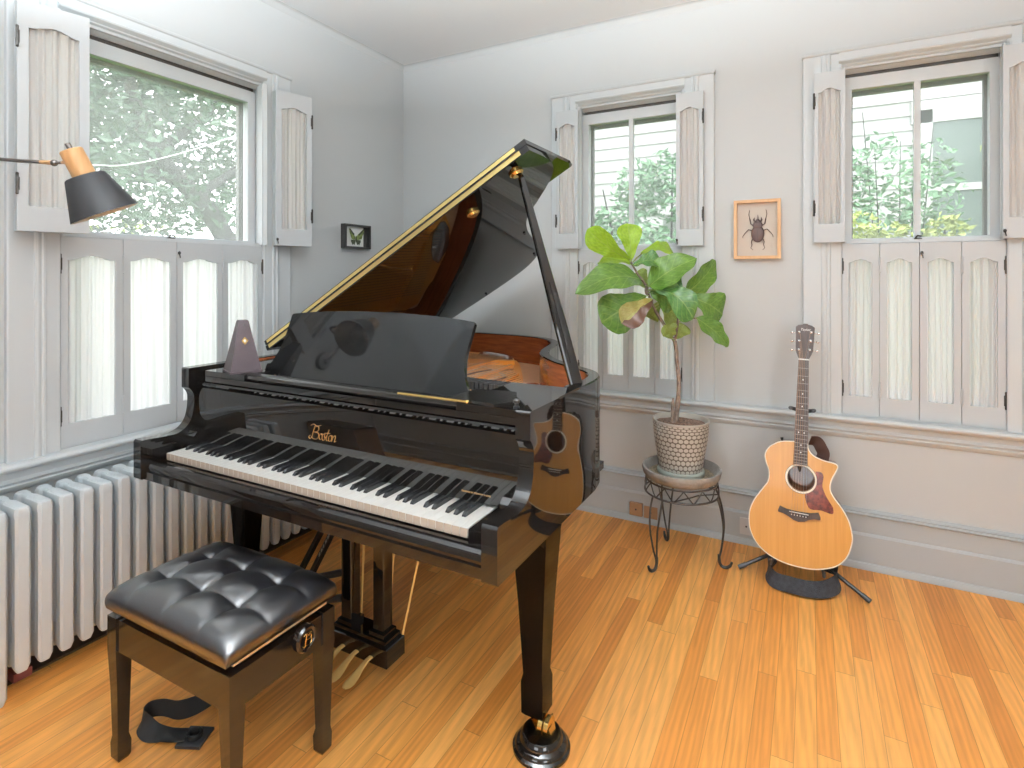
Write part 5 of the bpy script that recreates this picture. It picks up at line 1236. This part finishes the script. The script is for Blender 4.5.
leaf((1.690, -0.365, 1.395), (1.515, -0.340, 1.402), 0.095, (0.2, -0.6, 0.8), Ll, 0.015, 0.2, seed=6, stem=(1.722, -0.444, 1.38))
leaf((1.805, -0.478, 1.288), (2.010, -0.440, 1.415), 0.170, (0.25, -0.72, 0.5), Lf, 0.028, 0.22, twist=0.25, point=0.7, seed=7, stem=(1.776, -0.428, 1.29))
leaf((1.925, -0.302, 1.243), (2.050, -0.170, 1.412), 0.135, (0.75, -0.70, -0.25), Lf, 0.022, 0.20, point=0.6, seed=8, stem=(1.912, -0.302, 1.248))
leaf((1.782, -0.452, 1.245), (1.612, -0.578, 1.122), 0.195, (0.30, -0.90, 0.12), Lf, 0.045, 0.10, seed=9, stem=(1.79, -0.42, 1.242))
leaf((1.828, -0.500, 1.232), (1.716, -0.610, 1.125), 0.120, (0.45, -0.80, 0.30), Lb, 0.022, 0.16, seed=10, stem=(1.792, -0.424, 1.232))
leaf((1.806, -0.280, 1.205), (1.730, -0.230, 1.130), 0.110, (0.4, -0.9, 0.1), Lp, 0.01, 0.15, seed=11, stem=(1.81, -0.40, 1.19))
leaf((1.812, -0.262, 1.195), (1.868, -0.160, 1.100), 0.135, (0.45, -0.9, 0.1), Lp, 0.01, 0.12, seed=12, stem=(1.815, -0.40, 1.18))
leaf((1.948, -0.280, 1.238), (2.085, -0.190, 1.150), 0.175, (0.5, -0.85, 0.28), Lf, 0.030, 0.08, seed=13, stem=(1.912, -0.30, 1.24))
leaf((1.830, -0.487, 1.272), (2.005, -0.505, 1.150), 0.135, (0.35, -0.60, 0.85), Ld, 0.050, 0.22, twist=-0.75, seed=14, stem=(1.782, -0.424, 1.27))
leaf((1.985, -0.320, 1.140), (2.115, -0.228, 1.003), 0.110, (0.55, -0.65, 0.45), Lf, 0.018, 0.18, point=0.7, seed=15, stem=(1.98, -0.317, 1.138))
leaf((1.890, -0.388, 1.045), (1.868, -0.440, 1.112), 0.085, (0.4, -0.9, 0.3), Lp, 0.012, 0.25, seed=16, stem=(1.896, -0.364, 1.03))
leaf((1.898, -0.352, 1.040), (1.932, -0.330, 1.108), 0.085, (0.5, -0.9, 0.2), Lp, 0.010, 0.25, seed=17, stem=(1.897, -0.36, 1.03))
leaf((1.790, -0.366, 1.262), (1.855, -0.270, 1.340), 0.125, (0.4, -0.9, 0.3), Lf, 0.015, 0.2, seed=18, stem=(1.78, -0.42, 1.27))
leaf((1.768, -0.345, 1.277), (1.688, -0.312, 1.343), 0.115, (0.3, -0.9, 0.3), Lp, 0.012, 0.2, seed=19, stem=(1.776, -0.42, 1.285))
leaf((1.905, -0.248, 1.270), (1.838, -0.260, 1.345), 0.105, (0.4, -0.9, 0.2), Ld, 0.010, 0.2, seed=20, stem=(1.912, -0.298, 1.25))
leaf((1.800, -0.440, 1.262), (1.905, -0.395, 1.205), 0.135, (0.35, -0.9, 0.3), Lf, 0.020, 0.18, seed=21, stem=(1.786, -0.422, 1.255))
# ------------------------------------------------------------------ outside the windows
b = B(); b.box(-16, 16, -14, 16, -0.75, -0.70); setp(obj('ground', b, M['grass'], smooth=None), kind='structure')
def cloud(parent, name, mat, blobs, n, size, seed, nz=0.5):
    rnd = random.Random(seed); b = B(); tot = sum(r[3] * r[4] * r[5] for r in blobs) ; acc = []
    for q in blobs:
        k = int(n * (q[3] * q[4] * q[5]) / tot)
        for _ in range(k):
            while True:
                p = Vector((rnd.uniform(-1, 1), rnd.uniform(-1, 1), rnd.uniform(-1, 1)))
                if 0.15 < p.length < 1: break
            c = Vector((q[0] + p.x * q[3], q[1] + p.y * q[4], q[2] + p.z * q[5]))
            t = Vector((rnd.gauss(0, 1), rnd.gauss(0, 1), rnd.gauss(0, 0.6))).normalized(); s = t.cross(Vector((rnd.gauss(0, 1), rnd.gauss(0, 1), rnd.gauss(0, 1)))).normalized()
            l = size * rnd.uniform(0.6, 1.3); w = l * 0.5; n2 = t.cross(s) * (w * 0.25)
            v = [b.bm.verts.new(x) for x in (c - t * l / 2, c - t * l * 0.1 + s * w / 2 + n2, c + t * l / 2, c - t * l * 0.1 - s * w / 2 + n2)]
            b.face([v[0], v[1], v[2]]); b.face([v[0], v[2], v[3]])
    return obj(name, b, mat, parent, smooth=None, fix=False, kind='stuff')
def tree(name, label, cat, base, branches, mat, blobs, n, size, seed, bark='tree_bark', group=None):
    t = thing(name, label, cat, base, 0, group)
    b = B()
    for pts, r0, r1 in branches:
        P = spline(pts, 4); b.tube(P, [r0 + (r1 - r0) * k / (len(P) - 1) for k in range(len(P))], 8)
    obj('trunk', b, M[bark], t, smooth=60)
    cloud(t, 'foliage', mat, blobs, n, size, seed); return t
tree('maple_tree', 'large leafy tree with a leaning trunk outside the wide window', 'tree', (-4.4, 2.6, -0.7),
     [([(-4.4, 2.6, -0.7), (-4.3, 2.1, 0.9), (-4.2, 1.55, 1.9), (-4.2, 1.14, 2.37), (-4.2, 0.85, 2.62), (-4.2, 0.64, 2.93), (-4.25, 0.5, 3.4), (-4.3, 0.3, 4.4)], 0.15, 0.06),
      ([(-4.2, 0.95, 2.5), (-4.6, 0.5, 2.6), (-5.0, -0.2, 2.7), (-5.4, -1.0, 3.1)], 0.08, 0.03), ([(-4.2, 1.2, 2.3), (-4.3, 1.9, 2.8), (-4.4, 2.6, 3.4)], 0.07, 0.03), ([(-4.2, 0.75, 2.75), (-4.0, 1.3, 3.4), (-3.9, 1.8, 4.2)], 0.06, 0.03)],
     M['foliage'], [(-3.9, -0.3, 2.6, 0.5, 1.0, 0.8), (-3.8, 0.6, 3.3, 0.5, 1.0, 0.5), (-3.9, 0.9, 2.15, 0.35, 0.7, 0.35), (-5.2, -0.6, 2.9, 1.3, 1.5, 0.9), (-5.0, 0.9, 2.5, 1.0, 1.2, 0.75), (-4.9, 1.7, 3.6, 1.2, 1.5, 1.0), (-5.2, 0.2, 4.3, 1.4, 2.0, 1.2), (-5.5, 2.9, 2.6, 0.9, 1.0, 0.7), (-5.8, -2.2, 3.0, 1.2, 1.3, 1.2)], 17000, 0.13, 3)
tree('hedge_shrub', 'bright green shrubs low behind the leaning tree', 'shrub', (-6.3, 0.6, -0.7), [([(-6.3, 0.6, -0.7), (-6.3, 0.6, 1.0)], 0.05, 0.03)],
     M['foliage_y'], [(-6.5, 0.6, 1.3, 0.8, 2.2, 1.1), (-6.6, -1.6, 1.0, 0.8, 1.4, 1.2), (-6.6, 2.6, 0.7, 0.8, 1.0, 1.0)], 5000, 0.14, 4)
tree('shade_bush', 'unseen dense bush added to shade the lower half of the wide window', 'shrub', (-1.7, -1.5, -0.7), [([(-1.7, -1.5, -0.7), (-1.7, -1.5, 0.7)], 0.03, 0.02)],
     M['foliage_g'], [(-1.7, -1.5, 0.35, 0.7, 1.5, 0.85)], 1800, 0.13, 6)  # out of view, added to darken the curtains of the lower sash
b = B(); W_ = spline([(-3.4, -2.5, 2.25), (-3.4, -0.9, 2.30), (-3.4, -0.26, 2.36), (-3.4, 0.04, 2.42), (-3.4, 0.53, 2.62), (-3.4, 1.30, 3.02), (-3.4, 2.4, 3.7), (-3.4, 3.4, 4.4)], 6); b.tube(W_, 0.006, 6)
setp(obj('power_cable', b, M['wire'], None, smooth=60, origin=(-3.4, -2.5, 2.25)), 'pale cable strung in front of the leaning tree outside', 'cable')

# neighbour's white clapboard house
hs = thing('neighbour_house', 'white clapboard house next door seen through the back windows', 'house', (3.5, 5.0, -0.7))
b = B(); zz = -0.70
while zz < 5.2:
    if not (1.45 < zz + 0.1 < 3.15):
        b.prism([(-6, 5.0, zz), (-6, 4.968, zz), (-6, 4.99, zz + 0.17), (-6, 5.0, zz + 0.17)], (16, 0, 0))
    else:
        for xa, xb in ((-6, 3.60), (4.54, 10)): b.prism([(xa, 5.0, zz), (xa, 4.968, zz), (xa, 4.99, zz + 0.17), (xa, 5.0, zz + 0.17)], (xb - xa, 0, 0))
    zz += 0.17
b.box(-6, 10, 5.0, 5.2, -0.7, 5.3)
obj('siding', b, M['siding'], hs, smooth=None)
nw = thing('house_window', None, None, (4.07, 4.97, 1.5)); nw.parent = hs; nw.location = MW[hs.name].inverted() @ Vector((4.07, 4.97, 1.5))
b = B()
for q in ((3.54, 3.70, 1.33, 3.25), (4.44, 4.60, 1.33, 3.25), (3.50, 4.64, 3.10, 3.36), (3.50, 4.64, 1.28, 1.50), (3.70, 4.44, 2.30, 2.38)): b.box(q[0], q[1], 4.93, 5.0, q[2], q[3])
obj('casing', b, M['siding'], nw, smooth=None)
b = B(); b.box(3.70, 4.44, 4.955, 4.96, 1.50, 3.15); obj('pane', b, M['glass_far'], nw, smooth=None)
b = B(); b.box(3.70, 4.44, 4.962, 4.97, 1.50, 3.15); obj('blind', b, M['foliage_g'], nw, smooth=None)
b = B(); b.prism([(-6, 4.4, 5.25), (-6, 5.3, 5.25), (-6, 5.3, 6.3)], (16, 0, 0)); obj('roof', b, M['fence'], hs, smooth=None)
fw_ = thing('garden_fence', 'low grey board fence beyond the window behind the plant', 'fence', (1.15, 3.6, -0.7))
b = B()
for k in range(12): b.box(0.93 + 0.1 * k, 1.02 + 0.1 * k, 3.6, 3.63, -0.7, 2.03 - 0.004 * (k % 3))
obj('boards', b, M['fence'], fw_, smooth=None)
def stems(pts, r): return [([p, tuple((Vector(p) + Vector(q)) / 2 + Vector((0.03, 0, 0))), q], r, r * 0.4) for p, q in pts]
tree('garden_bush', 'airy green bush outside the window behind the plant', 'shrub', (1.0, 3.1, -0.7), stems([((1.0, 3.1, -0.7), (0.7, 3.0, 2.7)), ((1.02, 3.1, -0.7), (1.15, 3.1, 2.6)), ((0.95, 3.1, -0.7), (0.4, 3.0, 2.3))], 0.02),
     M['foliage_g'], [(1.12, 3.1, 2.30, 0.35, 0.35, 0.42), (0.78, 3.0, 2.25, 0.28, 0.3, 0.35), (0.6, 3.05, 1.85, 0.4, 0.3, 0.3), (1.0, 2.8, 1.6, 0.35, 0.3, 0.28), (0.2, 3.1, 1.7, 0.4, 0.3, 0.4)], 1900, 0.10, 8)
tree('slender_shrub', 'thin-leaved shrub outside the rightmost window, in front of white siding', 'shrub', (3.1, 3.3, -0.7),
     stems([((3.1, 3.3, -0.7), (2.9, 3.3, 2.9)), ((3.1, 3.3, -0.7), (3.2, 3.3, 2.6)), ((3.1, 3.3, -0.7), (3.45, 3.3, 2.7)), ((3.05, 3.3, -0.7), (3.0, 3.3, 2.5)), ((3.15, 3.3, -0.7), (3.3, 3.3, 2.2)), ((3.0, 3.3, -0.7), (2.75, 3.3, 2.4))], 0.010),
     M['foliage_g'], [(3.05, 3.3, 2.0, 0.5, 0.25, 0.7), (2.78, 3.3, 2.2, 0.22, 0.2, 0.5), (3.45, 3.3, 2.0, 0.3, 0.2, 0.6)], 1150, 0.085, 9)
tree('yellow_shrub', 'yellow-green low shrub outside the rightmost window', 'shrub', (3.1, 2.5, -0.7), stems([((3.1, 2.5, -0.7), (2.9, 2.5, 1.7)), ((3.1, 2.5, -0.7), (3.4, 2.5, 1.7))], 0.02),
     M['foliage_y'], [(2.78, 2.5, 1.62, 0.25, 0.2, 0.26), (3.08, 2.5, 1.55, 0.25, 0.2, 0.22), (3.42, 2.5, 1.70, 0.16, 0.2, 0.14), (3.3, 2.5, 1.45, 0.3, 0.2, 0.2), (3.75, 2.6, 2.33, 0.14, 0.12, 0.09), (3.75, 2.6, 1.45, 0.25, 0.12, 0.2)], 1300, 0.075, 11)

# ------------------------------------------------------------------ light, camera
w = bpy.data.worlds.new('sky'); scene.world = w; w.use_nodes = True
bg = w.node_tree.nodes['Background']; bg.inputs[0].default_value = (0.95, 0.98, 1.0, 1); bg.inputs[1].default_value = 6.8
def area(name, loc, aim, sx, sy, power, col=(1, 1, 1)):
    l = bpy.data.lights.new(name, 'AREA'); l.shape = 'RECTANGLE'; l.size = sx; l.size_y = sy; l.energy = power; l.color = col
    o = bpy.data.objects.new(name, l); COL.objects.link(o); o.location = loc
    o.rotation_euler = (Vector(aim) - Vector(loc)).to_track_quat('-Z', 'Y').to_euler(); return o
# sky portals at the three windows in view (sampling aid only)
for nm, loc, aim, sx in (('sky_portal_wide', (-0.175, -1.555, 1.49), (3, -1.555, 1.49), 0.87), ('sky_portal_middle', (1.5685, 0.175, 1.49), (1.5685, -3, 1.49), 0.585), ('sky_portal_last', (2.8815, 0.175, 1.49), (2.8815, -3, 1.49), 0.59)):
    area(nm, loc, aim, sx, 1.58, 1).data.cycles.is_portal = True
sun = bpy.data.lights.new('sun', 'SUN'); sun.energy = 2.0; sun.angle = math.radians(12); sun.color = (1, 0.96, 0.88)
so = bpy.data.objects.new('sun', sun); COL.objects.link(so); so.rotation_euler = Vector((-0.30, 0.30, -0.9)).to_track_quat('-Z', 'Y').to_euler()
# two added fill lights without fixtures, out of view, wash the ceiling
for k, (x, y, p) in enumerate(((3.4, -2.85, 60), (1.88, -2.93, 500))):
    up = area('ceiling_fill', (x, y, 1.95), (x, y + 0.001, 2.76), 0.4, 0.4, p, (0.91, 0.962, 1.0)); up.data.shape = 'DISK'; up.data.spread = math.radians(165)
# added fill lights at invented windows of the unseen room behind the camera
area('fill_right_opening', (RX + 0.05, -5.1, 1.5), (0, -3.2, 1.4), 1.7, 1.5, 50, (0.89, 0.955, 1.0))
area('fill_front_opening', (1.7, RY - 0.05, 1.5), (2.6, 0, 1.3), 1.7, 1.5, 14, (0.89, 0.955, 1.0))

cam = bpy.data.cameras.new('camera'); co = bpy.data.objects.new('camera', cam); COL.objects.link(co)
co.location = (2.455, -3.032, 1.34); co.rotation_euler = (math.radians(90), 0, math.atan2(560, 1052))
cam.sensor_width = 36; cam.lens = 560 / 1024 * 36; cam.shift_y = -(384 - 275) / 1024; cam.clip_start = 0.05
scene.camera = co
vs = scene.view_settings; vs.view_transform = 'Standard'; vs.look = 'None'; vs.gamma = 1; vs.exposure = -0.2; vs.use_curve_mapping = False
scene.cycles.max_bounces = 10; scene.cycles.diffuse_bounces = 5; scene.cycles.glossy_bounces = 4; scene.cycles.transparent_max_bounces = 12
scene.cycles.use_denoising = True; scene.cycles.sample_clamp_indirect = 6.0; scene.cycles.caustics_reflective = False; scene.cycles.caustics_refractive = False
